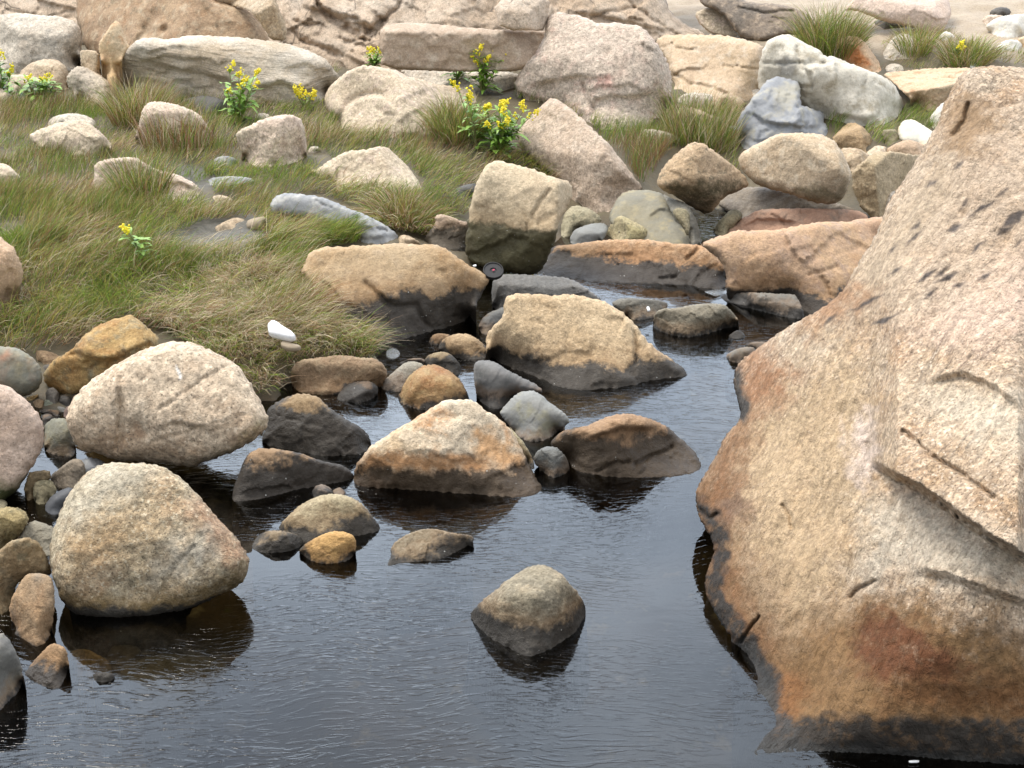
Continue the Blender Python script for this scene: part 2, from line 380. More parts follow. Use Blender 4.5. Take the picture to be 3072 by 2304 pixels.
    if contact:
        il, ir = np.argmin(out[:, 0]), np.argmax(out[:, 0]); chain = np.zeros(no, bool)
        i = il
        path = []
        while i != ir: path.append(i); i = (i+1) % no
        path.append(ir)
        other = [i for i in range(no) if i not in set(path)]
        if not other: other = path
        bot = path if out[path, 1].mean() > out[other, 1].mean() else other+[il, ir]
        chain[bot] = True
        vb = hi[1]-(1-ctop)*H
        cw = np.where(chain, np.clip((out[:, 1]-vb)/(.12*H), 0, 1), 0)
        if crange is not None:
            ca, cb = (np.array(crange)*k0+x0); ww = .06*W
            cw *= np.clip((out[:, 0]-ca)/ww, 0, 1)*np.clip((cb-out[:, 0])/ww, 0, 1)
        ci = np.where(cw > .02)[0]
        if len(ci):
            tg = hit(out[ci]) if z is None else (z-CAM[2])/dirs[ci, 2]
            dl = np.clip(tg-t[ci], -.5*wm, .5*wm)
            Lc = lc*H
            for i in range(0, len(P2), 4000):
                d2 = ((P2[i:i+4000, None]-out[ci][None])**2).sum(2)+1e-3; w0 = 1/d2**1.5; wq = cw[ci][None]*w0
                sw = wq.sum(1); dm = np.sqrt(d2.min(1)); cwn = wq.sum(1)/w0.sum(1)
                fall = np.exp(-(dm/Lc)**1.5)
                t[i:i+4000] += (wq@dl)/np.maximum(sw, 1e-12)*fall*np.clip(cwn*1.2, 0, 1)
                wgt[i:i+4000] = np.exp(-(dm/(R+1))**2)*cwn
    # turn the edge away from the eye
    q = np.clip(1-s/max(R, 1e-3), 0, 1)
    t = t+R*mpp*1.15*(1-np.sqrt(np.maximum(1-q**2.2, 0)))*(1-wgt)
    # relief
    P3 = CAM+dirs*t[:, None]; edge = np.clip(s/(2.5*g), 0, 1)
    if strata:
        sn, per, amp = strata[:3]; szone = strata[3] if len(strata) > 3 else None; sn = np.array(sn)/np.linalg.norm(sn)
        h = (P3@sn)/per+.9*fbm(P3/(per*3.2), sd+40, 3); fr = h-np.floor(h)
        zm = 1.
        if szone is not None:
            zp = px(tile, szone); zd = poly_dist(P2, zp, np.roll(zp, -1, 0)); zm = np.clip(.5+np.where(inside(P2, zp), zd, -zd)/(60*k0), 0, 1)
        msk = zm*np.clip(.55+1.3*fbm(P3/(per*2.6), sd+44, 2), 0, 1)
        t = t+amp*msk*(np.where(fr < .86, fr/.86, (1-fr)/.14)-.5)*edge
    if blocks is None: blocks = (.36, .010) if smooth < 2 else (.5, .004)
    if blocks[1]:
        # chips and broken steps: crisp edged plates, each a little set back and tilted
        bs = blocks[0]*math.sqrt(W*H); nb_ = int(W*H/(bs*bs)*1.6)+3
        for lev, (bf, am) in enumerate(((1., blocks[1]), (.42, blocks[1]*.42))):
            kk = int(nb_/bf**2); sd2 = np.random.RandomState(sd*13+lev); Q = lo+sd2.uniform(-.05, 1.05, (kk, 2))*(hi-lo)
            Pw = P2+np.stack([fbm(np.c_[P2/(.25*bs*bf), 0*s+1], sd+61, 3), fbm(np.c_[P2/(.25*bs*bf), 0*s+6], sd+62, 3)], 1)*(blocks[2] if len(blocks) > 2 else .06)*bs*bf
            idx = np.empty(len(P2), int)
            for i in range(0, len(P2), 3000): idx[i:i+3000] = np.argmin(((Pw[i:i+3000, None]-Q[None])**2*np.array([1., 1.7])).sum(2), 1)
            of = sd2.normal(0, 1, kk)*am*wm; tl = sd2.normal(0, 1, (kk, 2))*am*wm*1.3/(bs*bf)
            t = t+(of[idx]+((P2-Q[idx])*tl[idx]).sum(1))*edge
    nz_ = .55*fbm(P3/(.42*wm), sd, 3)+.28*np.abs(fbm(P3/(.2*wm), sd+9, 3))*-1
    fn = fbm(P3/.11, sd+21, 3)*.0055*fine+fbm(P3/.035, sd+31, 2)*.0022*fine
    t = t+(nz_*rough*wm+fn*min(1, wm/.6))*(.25*(1-wgt)+.75*edge)
    for lp in ledges:
        ls, h, Ld = lp[:3]; lx = px(tile, ls); lx = lx[np.argsort(lx[:, 0])]
        u, v_ = P2[:, 0], P2[:, 1]+fbm(np.c_[P2/22., 0*P2[:, 0]], sd+5, 2)*3
        vl = np.interp(u, lx[:, 0], lx[:, 1]); dv = vl-v_
        ramp_ = .16*(lx[-1, 0]-lx[0, 0])
        e0 = 1. if lx[0, 0] <= lo[0] else np.clip((u-lx[0, 0])/ramp_, 0, 1)
        e1 = 1. if lx[-1, 0] >= hi[0] else np.clip((lx[-1, 0]-u)/ramp_, 0, 1)
        tk = lp[3] if len(lp) > 3 else 2*g
        up = np.clip((dv+tk)/tk, 0, 1)
        t = t-up*np.clip(1-np.maximum(dv, 0)/(2.2*Ld*k0), 0, 1)*h*e0*e1*edge
    for cs, wd, dp in cracks:
        c2 = px(tile, cs); wob = P2+np.stack([fbm(np.c_[P2/18., 0*s], sd+7, 2), fbm(np.c_[P2/18., 0*s+5], sd+8, 2)], 1)*3.5
        d = poly_dist(wob, c2[:-1], c2[1:]); t = t+dp*np.exp(-(d/wd)**2)*edge
    for dx, dy, dr, dp in dents:
        c = np.array([dx, dy])*k0+np.array([x0, y0]); d = np.linalg.norm(P2-c, axis=1)/(dr*k0); t = t+dp*np.exp(-d**2)*edge
    V = CAM+dirs*t[:, None]
    SC = np.zeros((len(P2), 4)); ww_ = np.stack([fbm(np.c_[P2/26., 0*s+2], sd+51, 4), fbm(np.c_[P2/26., 0*s+8], sd+52, 4)], 1)
    for sp, sc, sa_, sf in stains_shade:
        zp = px(tile, sp); Pw = P2+ww_*min(sf*1.1*k0, 26); zd = poly_dist(Pw, zp, np.roll(zp, -1, 0)); zd = np.where(inside(Pw, zp), zd, -zd)
        al = sa_*np.clip(.5+zd/(2*sf*k0), 0, 1)[:, None]
        na = al[:, 0]+SC[:, 3]*(1-al[:, 0]); SC[:, :3] = (np.array(sc)*al+SC[:, :3]*SC[:, 3:4]*(1-al))/np.maximum(na, 1e-6)[:, None]; SC[:, 3] = na
    # triangulate the face that was seen, close it with a bulging back and a foot
    ed = [(i, (i+1) % no) for i in range(no)]
    r = delaunay_2d_cdt([Vector(p) for p in P2], ed, [], 1, 1e-6)
    rv, rf, orig = r[0], r[2], r[3]
    mp_ = np.array([(o[0] if len(o) else -1) for o in orig])
    F = [tuple(mp_[list(f)]) for f in rf]; F = [f for f in F if min(f) >= 0 and len(set(f)) == 3]
    if kind == 'structure': th = thick or 1.5
    else: th = thick if thick else .62*sz*mpp
    cg = max(1, int(len(G)/700)); sub = np.arange(no, len(P2))[::cg]
    sb = s[sub]; sm = max(s.max(), 1e-3); qb = np.sqrt(np.maximum(1-(1-sb/sm)**2, 0))
    tsm = np.maximum(depth(dirs[sub]), t[sub])
    Vb = CAM+dirs[sub]*(tsm+.02+th*qb*(1+.12*fbm(V[sub]/(.4*wm), sd+3, 2)))[:, None]
    drop = np.zeros((no, 3)); drop[:, 2] = -sink*cw; hz = np.array([da[0], da[1], 0]); hz /= np.linalg.norm(hz)
    drop -= hz[None]*(.10*cw)[:, None]; mid_ = V[:no].mean(0); sid = np.array([hz[1], -hz[0], 0]); drop += sid[None]*(((V[:no]-mid_)@sid)*.10*cw)[:, None]
    Vd = V[:no]+drop
    base = len(V); foot = base; back = base+no
    r2 = delaunay_2d_cdt([Vector(p) for p in np.vstack([out, P2[sub]])], ed, [], 1, 1e-6)
    m2 = np.array([(o[0] if len(o) else -1) for o in r2[3]])
    FB = []
    for f in r2[2]:
        f = m2[list(f)]
        if f.min() < 0 or len(set(f.tolist())) < 3: continue
        FB.append(tuple((i if cw[i] <= .02 else foot+i) if i < no else back+(i-no) for i in f)[::-1])
    SK = []
    for i in range(no):
        j = (i+1) % no
        a_, b_ = cw[i] > .02, cw[j] > .02
        if a_ and b_: SK += [(i, foot+i, foot+j), (i, foot+j, j)]
        elif a_: SK.append((i, foot+i, j))
        elif b_: SK.append((i, foot+j, j))
    Vall = np.vstack([V, Vd, Vb]); Fall = np.array(F+FB+SK, dtype=np.int64)
    # consistent winding: the seen side faces the camera
    v0, v1, v2 = Vall[Fall[:len(F), 0]], Vall[Fall[:len(F), 1]], Vall[Fall[:len(F), 2]]
    if (np.cross(v1-v0, v2-v0)*(v0-CAM)).sum(1).mean() > 0: Fall = Fall[:, ::-1]
    used = np.unique(Fall); re_ = np.full(len(Vall), -1); re_[used] = np.arange(len(used))
    loc = Pa.copy()
    sall = np.vstack([SC, SC[:no], SC[sub]*np.array([1, 1, 1, .6])])[used]
    o = mesh_obj(name, Vall[used], re_[Fall], mat, loc=loc, stain=sall)
    tag(o, label, cat if kind != 'structure' else None, group, kind or 'thing')
    ROCKS.append((out, depth, th, (lo, hi)))
    return o

# ------------------------------------------------------------------ ground sheet and water
def ground():
    xs = np.r_[-60, -40, -28, -20, -15, -12, np.arange(-10, 10.001, .08), 12, 15, 20, 28, 40, 60]
    ys = np.r_[-30, -18, -10, -5, -2, 0, np.arange(1, 21.001, .08), 23, 27, 33, 42, 60]
    X, Y = np.meshgrid(xs, ys); inner = (abs(X) <= 10) & (Y >= 1) & (Y <= 21)
    Z = np.where(inner, terr(np.clip(X, -10, 10), np.clip(Y, 1, 21)), terr_raw(X, Y).reshape(X.shape))
    P = np.stack([X.ravel(), Y.ravel(), 0*X.ravel()], 1)
    Z = Z + (.012*fbm(P*9, 3, 3)+.008*vnoise(P*23, 8)).reshape(X.shape)
    ny, nx = X.shape; i = np.arange(ny*nx).reshape(ny, nx)
    F = np.stack([i[:-1, :-1], i[:-1, 1:], i[1:, 1:], i[1:, :-1]], -1).reshape(-1, 4)
    b = NB('mud_and_sand'); g = b.n('NewGeometry'); v = g.outputs['Position']
    z = b.n('SeparateXYZ'); b.l(v, z.inputs[0]); n = b.noise(v, 3, 5, .65); f = b.noise(v, 55, 3, .7)
    mud = b.mix(b.ramp(n, .35, .65), (.135, .105, .058), (.085, .07, .04))  # ground colour kept dark so gaps among the rocks read as unlit
    for (u_, v_, zz_, rr_) in ((460, 515, .33, .45), (540, 512, .32, .34), (400, 368, .47, .34), (150, 420, .42, .26), (1080, 600, .2, .3)):
        q_ = at_z(u_*3072/2212, v_*3072/2212, zz_); dd = b.n('VectorMath', operation='DISTANCE'); b.l(v, dd.inputs[0]); dd.inputs[1].default_value = tuple(q_)
        mud = b.mix(b.ramp(b.math('ADD', dd.outputs['Value'], b.math('MULTIPLY', b.math('SUBTRACT', n, .5), .8)), rr_, rr_+.15, 1, 0), mud, b.mix(b.ramp(b.noise(v, 26, 4, .7), .4, .6), (.125, .115, .092), (.075, .068, .052)))
    bedc = b.mix(b.ramp(b.noise(v, 2.1, 4, .6), .38, .62), (.095, .065, .035), (.035, .032, .022))
    bedc = b.mix(b.ramp(b.noise(v, 5.5, 3, .6), .60, .70), bedc, (.30, .25, .15))
    bedc = b.mix(b.ramp(b.noise(v, 7.5, 3, .6), .66, .74), bedc, (.08, .085, .015))
    sand = b.mix(b.ramp(n, .35, .65), (.40, .32, .225), (.32, .25, .17))
    c = b.mix(b.ramp(z.outputs[2], -.01, .06, 0, 1), bedc, mud)
    c = b.mix(b.ramp(b.math('ADD', z.outputs[2], b.math('MULTIPLY', b.math('SUBTRACT', n, .5), .2)), .78, .92), c, sand)
    c = b.mix(b.ramp(f, .3, .48, .5, 0), c, (.03, .028, .022))
    p = b.n('BsdfPrincipled'); b.set(p.inputs['Base Color'], c); p.inputs['Roughness'].default_value = .75
    b.l(b.bump(f, .5, .006, b.bump(b.noise(v, 14, 4), .5, .02)), p.inputs['Normal']); b.l(p.outputs[0], b.out.inputs[0])
    tag(mesh_obj('ground', np.stack([X.ravel(), Y.ravel(), Z.ravel()], 1), F, b.m), kind='structure')
ground()
def water():
    b = NB('pool_water'); g = b.n('NewGeometry'); v = g.outputs['Position']
    wv = b.n('VectorMath', operation='ADD'); b.l(v, wv.inputs[0])
    nv = b.n('TexNoise'); nv.inputs['Scale'].default_value = .9; nv.inputs['Detail'].default_value = 2; b.l(v, nv.inputs['Vector'])
    sc = b.n('VectorMath', operation='SCALE'); b.l(nv.outputs['Color'], sc.inputs[0]); sc.inputs['Scale'].default_value = .55; b.l(sc.outputs[0], wv.inputs[1])
    r1 = b.noise(b.mapping(wv.outputs[0], (12., 52, 1), (0, 0, .10)), 1.0, 1.5, .5, .5)
    r2 = b.noise(b.mapping(wv.outputs[0], (20, 84, 1), (0, 0, -.10)), 1.0, 1, .5, .3)
    sw = b.noise(v, .8, 2, .5, .5); calm = b.ramp(sw, .36, .56, .0, 1., True)
    # narrow wind crests on an almost flat sheet
    h = b.math('ADD', b.math('MULTIPLY', b.ramp(r1, .50, .62, 0, 1, True), .00072), b.math('MULTIPLY', b.ramp(r2, .52, .72, 0, 1, True), .00015))
    h = b.math('ADD', b.math('MULTIPLY', h, calm), b.math('MULTIPLY', b.noise(b.mapping(v, (3, 9, 1)), 1.0, 2), .0004))
    nm = b.bump(h, 1.0, 1.0)
    fr = b.n('Fresnel'); fr.inputs[0].default_value = 1.40; b.l(nm, fr.inputs[1])
    gl = b.n('BsdfGlossy'); gl.inputs['Roughness'].default_value = .012; gl.inputs[0].default_value = (1, 1, 1, 1); b.l(nm, gl.inputs['Normal'])
    tr = b.n('BsdfTransparent'); tr.inputs[0].default_value = (.31, .28, .20, 1)
    m = b.n('MixShader'); b.l(b.math('MULTIPLY', fr.outputs[0], 1.0), m.inputs[0]); b.l(tr.outputs[0], m.inputs[1]); b.l(gl.outputs[0], m.inputs[2]); b.l(m.outputs[0], b.out.inputs[0])
    V = [(-14, -8, 0), (14, -8, 0), (14, 13, 0), (-14, 13, 0)]
    tag(mesh_obj('water', V, [(0, 1, 2, 3)], b.m, smooth=False), kind='structure')
water()

# ------------------------------------------------------------------ stone palette
CREAM, CREAM2 = (.59, .50, .375), (.49, .40, .29)
PALE, PALE2 = (.60, .54, .45), (.50, .43, .345)
WHITE, WHITE2 = (.70, .67, .60), (.58, .54, .46)
PINK, PINK2 = (.58, .465, .375), (.49, .375, .295)
TAN, TAN2 = (.44, .335, .22), (.35, .25, .155)
ORNG, ORNG2 = (.50, .335, .20), (.43, .265, .15)
BRWN, BRWN2 = (.27, .185, .11), (.19, .125, .075)
GREY, GREY2 = (.20, .195, .18), (.15, .145, .135)
BLUE, BLUE2 = (.34, .345, .35), (.27, .275, .28)
DARK, DARK2 = (.105, .10, .09), (.075, .072, .066)
OLIV, OLIV2 = (.30, .26, .165), (.21, .18, .11)
m_cream = granite(CREAM, CREAM2, PINK, spk=.6, grain=70)
m_cream_g = granite(CREAM, PALE2, None, spk=.42, lich=.5)
m_cream_w = granite(CREAM, CREAM2, TAN, wet=.05, spk=.45, brown=(.3, .2, .1))
m_pale = granite(PALE, PALE2, (.36, .33, .28), spk=.55, grain=75)
m_palelay = granite(PALE, CREAM2, None, spk=.4, streak=.95, srot=(.10, -.15, 1), sb=.8)
m_white = granite(WHITE, WHITE2, (.62, .55, .42), spk=.22, bumps=.8)
m_pink = granite(PINK, CREAM, PINK2, spk=.65, grain=70)
m_pinkd = granite(PINK2, PINK, (.36, .24, .18), spk=.45)
m_tan = granite(TAN, CREAM2, TAN2, spk=.6, grain=75)
m_tand = granite(TAN2, TAN, BRWN, spk=.45, lich=.5)
m_ochre = granite((.42, .29, .125), (.36, .235, .10), OLIV, spk=.5, rust=.5, lich=.5)
m_orange = granite((.60, .41, .22), (.58, .46, .31), ORNG2, spk=.3)
m_rusty = granite((.58, .42, .28), (.5, .28, .14), None, spk=.35, rust=.9, rustc=(.46, .17, .05))
m_brown = granite(BRWN, TAN2, BRWN2, spk=.45)
m_brownw = granite(BRWN, TAN2, BRWN2, spk=.45, wet=.03)
m_bed = granite((.55, .42, .30), (.56, .47, .375), (.43, .34, .255), spk=.45, lich=.3, streak=.5, srot=(.45, -.4, .7), patch=1.2, thin=8, vein=.75)
m_bedd = granite((.17, .145, .12), (.27, .215, .165), (.40, .32, .24), spk=.4, streak=.5, srot=(.3, -.4, .8), thin=8)
m_grey = granite(GREY, GREY2, None, spk=.22, bumps=.6)
m_greyw = granite((.17, .165, .15), (.13, .13, .125), (.20, .185, .15), spk=.2, wet=.03, bumps=.5)
m_blue = granite(BLUE, BLUE2, (.46, .45, .42), spk=.12, bumps=.7)
m_bluew = granite((.24, .24, .235), (.19, .195, .19), (.24, .22, .17), spk=.16, wet=.025, bumps=.45)
m_olive = granite(OLIV, OLIV2, (.38, .33, .22), spk=.45, lich=.5)
m_olivew = granite(OLIV, (.36, .31, .20), OLIV2, spk=.45, wet=.06)
m_dark = granite(DARK, DARK2, None, spk=.2, wet=.10, rough=.6, bumps=.7)
m_darkd = granite((.15, .135, .115), (.10, .09, .08), None, spk=.3, rough=.7)
m_tide_tan = granite((.46, .345, .215), (.42, .295, .17), TAN, wet=.25, spk=.35, rust=.4, rustc=(.36, .2, .08))
m_tide_crm = granite((.53, .41, .265), (.45, .33, .2), None, wet=.085, spk=.55, brown=(.26, .16, .08))
m_tide_tri = granite(CREAM, (.5, .37, .23), None, wet=.115, wetc=(.034,.024,.015), spk=.55, rust=.8, rustc=(.5, .25, .1), brown=(.22, .11, .045))
m_tide_dome = granite((.36, .28, .17), (.31, .235, .14), None, wet=.20, spk=.45)
m_tide_org = granite(ORNG, ORNG2, (.46, .33, .22), wet=.105, spk=.5, rust=.4, rustc=(.42,.22,.10))
m_tide_low = granite((.42, .28, .17), (.33, .21, .12), None, wet=.15, wetc=(.036,.027,.018), spk=.4, brown=(.17, .105, .06))
m_tide_olv = granite((.40, .34, .225), (.34, .285, .18), None, wet=.06, spk=.5)
m_rustw = granite((.36, .24, .11), (.29, .165, .07), (.40, .30, .15), spk=.35, rust=.6, rustc=(.26, .10, .035), wet=.02, rough=.6)
m_orgw = granite((.48, .30, .12), (.40, .23, .09), None, spk=.4, wet=.015)
m_big = granite((.52, .425, .325), (.50, .375, .26), (.45, .31, .19), wet=.045, spk=.9, bumps=1.3, streak=.9, srot=(.555, -.74, .255), thin=9, sb=.6, rust=.5, rustc=(.38, .20, .09), patch=1.6, grain=105, brown=(.165, .09, .038), brtop=.58, wamp=.10, lich=.2)  # brown of the foot also carries the shade of the undercut front
m_oval = granite((.58, .485, .365), (.54, .43, .315), (.44, .335, .235), spk=.75, grain=75)
m_front = granite((.46, .405, .295), (.44, .345, .225), (.34, .265, .17), spk=1., grain=105, lich=.35, bumps=1.5, rust=.5, rustc=(.36, .19, .09), brown=(.2, .13, .05), wet=.03)
m_mossy = granite((.54, .43, .35), (.46, .34, .26), None, spk=.5, wet=.06, wetc=(.035, .042, .014), brown=(.10, .11, .03), grain=85)
m_quartz_stain = granite((.72, .70, .62), (.68, .62, .50), None, spk=.1, rust=.6, rustc=(.55, .40, .2), bumps=.6)
G_CLIFF, G_BANK, G_POOL, G_COB, G_GRASS = 'boulders at the foot of the rock slope', 'boulders beside the stream', 'rocks standing in the pool', 'cobbles at the edge of the pool', 'stones in the marsh grass'

# ------------------------------------------------------------------ bedrock behind
rock('bedrock_slope', 'S', '-250,-330 2120,-330 1985,-30 2010,35 2060,75 2128,104 2150,320 2010,330 1600,260 900,262 300,250 -250,240', m_bed, kind='structure',
     main=(-8, 46), facets=[(1000,60,0,58),(1850,120,-24,46),(1340,60,28,44)], z=.70, anchor=(1000,255), contact=False, smooth=0, rough=.012, chips=0, g=6, cap=3, rd=.003, fine=2.2, wobble=.02, strata=((.45,-.4,.7), .5, .02), blocks=(.10, .008),
     ledges=[('900,10 960,22 1010,48 1060,62 1110,80 1160,62',.22,40),('1040,78 1075,92 1100,112 1130,98',.14,22),('1560,28 1590,40 1640,52 1660,30',.16,30),('1690,20 1900,62 2060,100',.10,60),('870,100 980,130 1100,190 1150,190',.06,50),('40,25 160,55 230,30',.06,40),('1250,80 1330,60 1400,70',.05,40)],
     cracks=[('955,15 1000,50 1060,60 1110,85 1150,60',9,.16),('1040,80 1075,95 1110,100',8,.14),('940,-10 985,60 1040,90 1130,150',5,.07),('1150,60 1190,30 1210,-10',6,.08),('1570,30 1700,70 1900,20',4,.05),('830,40 900,120 980,150 1010,165',5,.06),('20,30 130,60 220,30',5,.05),('1180,70 1300,95',4,.05),('1860,-20 1900,20 1960,60 2040,110',5,.07),('1020,110 1040,130 1100,140',6,.08),('880,60 920,75 960,70',5,.06),('1600,10 1660,-20 1700,-30',5,.06)])
rock('boulder', 'B', '1800,60 1880,-40 2100,-60 2215,20 2190,150 2160,225 1930,225 1840,190', m_bed, 'squared peach block stepping out of the rock slope above the long shaded slab', 'boulder', G_CLIFF, main=(0,20), facets=[(2020,80,0,70),(2030,140,60,10),(1850,150,-60,20)], contact=False, z=1.24, rnd=.1, smooth=0, rd=.02)
rock('boulder', 'C', '1430,100 1500,60 1600,48 1710,90 1790,140 1835,210 1855,300 1840,330 1640,270 1560,250 1480,190', m_cream, 'wedge of cream rock half hidden under dark slabs at the head of the slope', 'boulder', G_CLIFF, main=(10,20), facets=[(1640,150,0,66),(1800,200,75,20)], z=.86, anchor=(1640,270), contact=False, rnd=.12)
rock('slab', 'D', '-180,-60 60,-40 180,20 420,30 620,90 660,190 560,260 430,250 300,320 130,290 60,200 -20,90 -180,30', m_bedd, 'dark streaked slab of bedrock beside the tall grass tussock', 'slab', G_CLIFF, main=(-10,40), facets=[(300,80,0,64),(560,150,40,30)], contact=False, z=.87, anchor=(300,300), rough=.03, rnd=.15, cracks=[('100,60 300,90 520,80',4,.05)])
rock('boulder', 'A', '570,-120 560,60 560,150 600,240 620,360 740,430 900,440 1000,450 1900,420 2010,330 1960,240 1900,140 1830,75 1700,40 1560,-5 1500,-120', m_brown and granite((.42,.30,.19),(.36,.25,.16),(.5,.4,.28),spk=.4,rust=.3,lich=.4), 'large rough brown boulder behind the long layered slab', 'boulder', G_CLIFF, z=.90, anchor=(1000,450), contact=False, main=(0,30), facets=[(1200,60,0,50),(650,150,-50,20),(1800,150,40,40)], rough=.03, cap=2,
     ledges=[('960,300 1050,230 1250,160',.05,120)], dents=[(1080,215,60,.12),(1210,215,25,.08),(1150,120,60,.07)])
rock('boulder', 'A', '1500,-120 1560,20 1700,38 1830,72 1905,150 1960,240 2000,295 2105,308 2118,240 2100,140 2050,50 2010,-120', m_tan, 'tan boulder with a dark underside leaning right against the large brown one', 'boulder', G_CLIFF, main=(15,10), facets=[(1950,70,-30,62),(2060,150,60,15)], contact=False, z=1.12, anchor=(2050,310), rnd=.12)
rock('boulder', 'C', '1165,262 1400,252 1650,258 1800,290 1900,320 1955,350 1930,520 1930,640 1850,740 1600,760 1270,770 1255,500 1150,330', granite((.56,.43,.30),(.54,.41,.27),(.60,.50,.38),spk=.3,streak=.25,srot=(.2,-.4,.8), thin=9), 'broad smooth peach dome between the big pink boulder and the white one', 'boulder', G_CLIFF, main=(0,45), facets=[(1500,420,0,58),(1850,450,40,45)], rnd=.15, rough=.015, cracks=[('1270,540 1400,620 1550,640 1660,690',5,.05),('1300,350 1370,370 1450,350',3,.03),('1650,480 1900,510',3,.03)])
# ------------------------------------------------------------------ row of boulders at its foot
rock('boulder', 'A', '-70,120 60,100 150,92 330,115 440,118 530,150 575,185 605,270 605,350 590,440 560,510 510,520 400,530 -70,530', m_pale, 'pale grey flat topped boulder behind the goldenrod at the edge of the slope', 'boulder', G_CLIFF, main=(-5,12), facets=[(300,225,0,70),(520,300,70,20),(560,200,50,50)], rnd=.08, rd=.03, rough=.018)
rock('rock', 'A', '590,372 650,366 705,376 732,402 745,545 690,560 600,540', m_tan, 'small tan block wedged between the pale flat topped boulder and the orange stone', 'rock', G_CLIFF, z=.81, main=(-20,15), facets=[(660,400,0,70),(705,440,70,10)], smooth=0, rnd=.08)
rock('rock', 'A', '728,320 760,270 790,230 830,165 860,150 895,180 908,250 935,310 962,345 930,400 890,450 870,560 800,570 760,500 745,440 725,350', m_orange, 'upright pointed orange stone standing left of the long layered slab', 'rock', G_CLIFF, z=.83, main=(-10,20), facets=[(830,440,-10,38),(900,330,50,30)], rnd=.12, rough=.03)
rock('slab', 'A', '845,560 858,480 900,400 960,340 1000,297 1060,275 1150,280 1250,292 1400,260 1550,262 1800,275 2000,300 2193,342 2293,385 2403,430 2473,520 2503,580 2443,640 2400,700 2383,745 2170,775 1843,775 1600,765 1300,725 1000,700 900,655', m_palelay, 'long pale slab with fine dark layering and a deep crack along its foot', 'slab', G_CLIFF, main=(0,22), facets=[(1500,420,0,58),(1000,420,-50,40),(2400,500,60,35)], rnd=.1, rough=.02, cap=1, smooth=2,
     strata=((.10,-.15,1), .11, .035), ledges=[('1000,420 1350,500 1480,490',.05,100),('1480,500 1620,560 1850,640 2060,590 2250,650 2450,625',.10,150),('1250,320 1500,370 1750,400',.04,70),('880,560 1200,600 1500,560',.03,60)])
rock('slab', 'B', '955,260 975,200 1020,180 1150,165 1400,180 1650,208 1900,222 2160,228 2300,240 2250,400 2100,470 2010,515 1950,527 1600,527 1400,522 1100,517 1000,485 958,470 985,400 945,350', granite((.47,.37,.28),(.41,.31,.225),(.55,.46,.36),spk=.4), 'long flat topped slab with a shaded brown front, propped above the dome shaped one', 'slab', G_CLIFF, main=(0,-4), facets=[(1500,262,0,74),(1900,300,35,25),(1000,300,-60,20)], z=.86, anchor=(1400,520), contact=False, rnd=.07, rd=.02, smooth=1, rough=.02, cap=1.4, ledges=[('1050,230 1250,245 1330,215',.04,60)])
rock('slab', 'B', '1090,512 1250,508 1450,530 1600,530 2000,525 2010,640 1800,680 1500,670 1330,640 1150,580', m_pale, 'low pale ledge in the gap under the long flat topped slab', 'slab', G_CLIFF, main=(0,40), facets=[(1500,590,0,72)], rnd=.15)
rock('boulder', 'C', '338,180 350,130 380,105 420,86 500,100 620,125 740,180 830,162 1020,185 1065,215 1150,300 1190,380 1240,460 1265,550 1268,640 1250,760 1200,860 1130,912 1070,950 900,965 700,945 620,870 480,800 280,740 180,710 85,655 180,470 260,400 300,330 330,250', granite((.56,.475,.39),(.50,.415,.335),(.58,.44,.36),spk=.7,grain=70,lich=.25), 'biggest pinkish grey boulder of the back row with a blunt squared top', 'boulder', G_CLIFF, main=(5,22), facets=[(700,560,0,50),(700,535,-8,30),(1160,500,62,25),(350,400,-55,35),(800,170,0,70)], rnd=.09, rough=.02, rd=.02, smooth=1, cap=1.1,
     ledges=[('200,620 420,560 600,545 720,555 850,530',.05,130),('620,720 700,720 850,690 1000,700 1200,640',.06,120)], dents=[(780,390,50,.06)], cracks=[('610,620 640,720 720,860',5,.05)], stains_shade=[('740,560 800,540 850,560 830,620 770,640 700,650',(.62,.36,.30),.7,26),('860,420 930,400 940,540 860,540',(.52,.35,.28),.5,34),('400,200 1000,230 1100,400 1200,500 900,540 500,520 350,420',(.46,.39,.32),.5,50)])
rock('boulder', 'B', '545,700 600,620 700,540 780,493 850,480 1000,500 1100,520 1150,560 1250,580 1350,618 1450,630 1600,640 1700,670 1900,700 2050,735 2150,780 2000,900 1600,1030 1420,1060 1340,1060 1080,1030 680,990 640,890 560,800', m_cream, 'broad low dome of cream granite behind the goldenrod clumps', 'boulder', G_CLIFF, main=(-5,32), facets=[(1000,760,0,62),(1500,760,30,58),(700,700,-50,50)], rnd=.12, rough=.02, cap=1.5,
     ledges=[('1080,720 1170,700 1280,650 1380,640',.05,60),('650,900 720,770 800,715 930,690 1010,710 1090,800',-.10,200)], cracks=[('650,900 720,770 800,710 930,685 1010,705',9,.03),('940,800 1000,850 1060,860',6,.03)])
rock('rock', 'A', '140,540 200,480 290,440 390,432 450,455 500,510 515,590 500,680 200,690 140,620', m_tan, 'round tan rock tucked under the pale flat topped boulder', 'rock', G_CLIFF, rnd=.25)
rock('slab', 'A', '488,580 520,520 560,495 590,485 660,505 760,560 880,640 908,668 850,700 822,775 800,795 700,785 560,715 505,650', m_cream_g, 'tilted whitish slab with an orange left end near the goldenrod', 'slab', G_GRASS, main=(-25,12), facets=[(640,640,10,60),(850,680,60,30)], rnd=.07, rd=.02)
rock('rock', 'A', '60,560 110,548 200,550 300,580 332,612 310,700 200,740 100,730 60,660', m_cream, 'small cream rock among the goldenrod leaves', 'rock', G_GRASS)
rock('rock', 'A', '-60,645 0,648 60,680 115,720 70,790 -60,800', m_cream, 'half seen pale rock under the goldenrod at the left border', 'rock', G_GRASS)
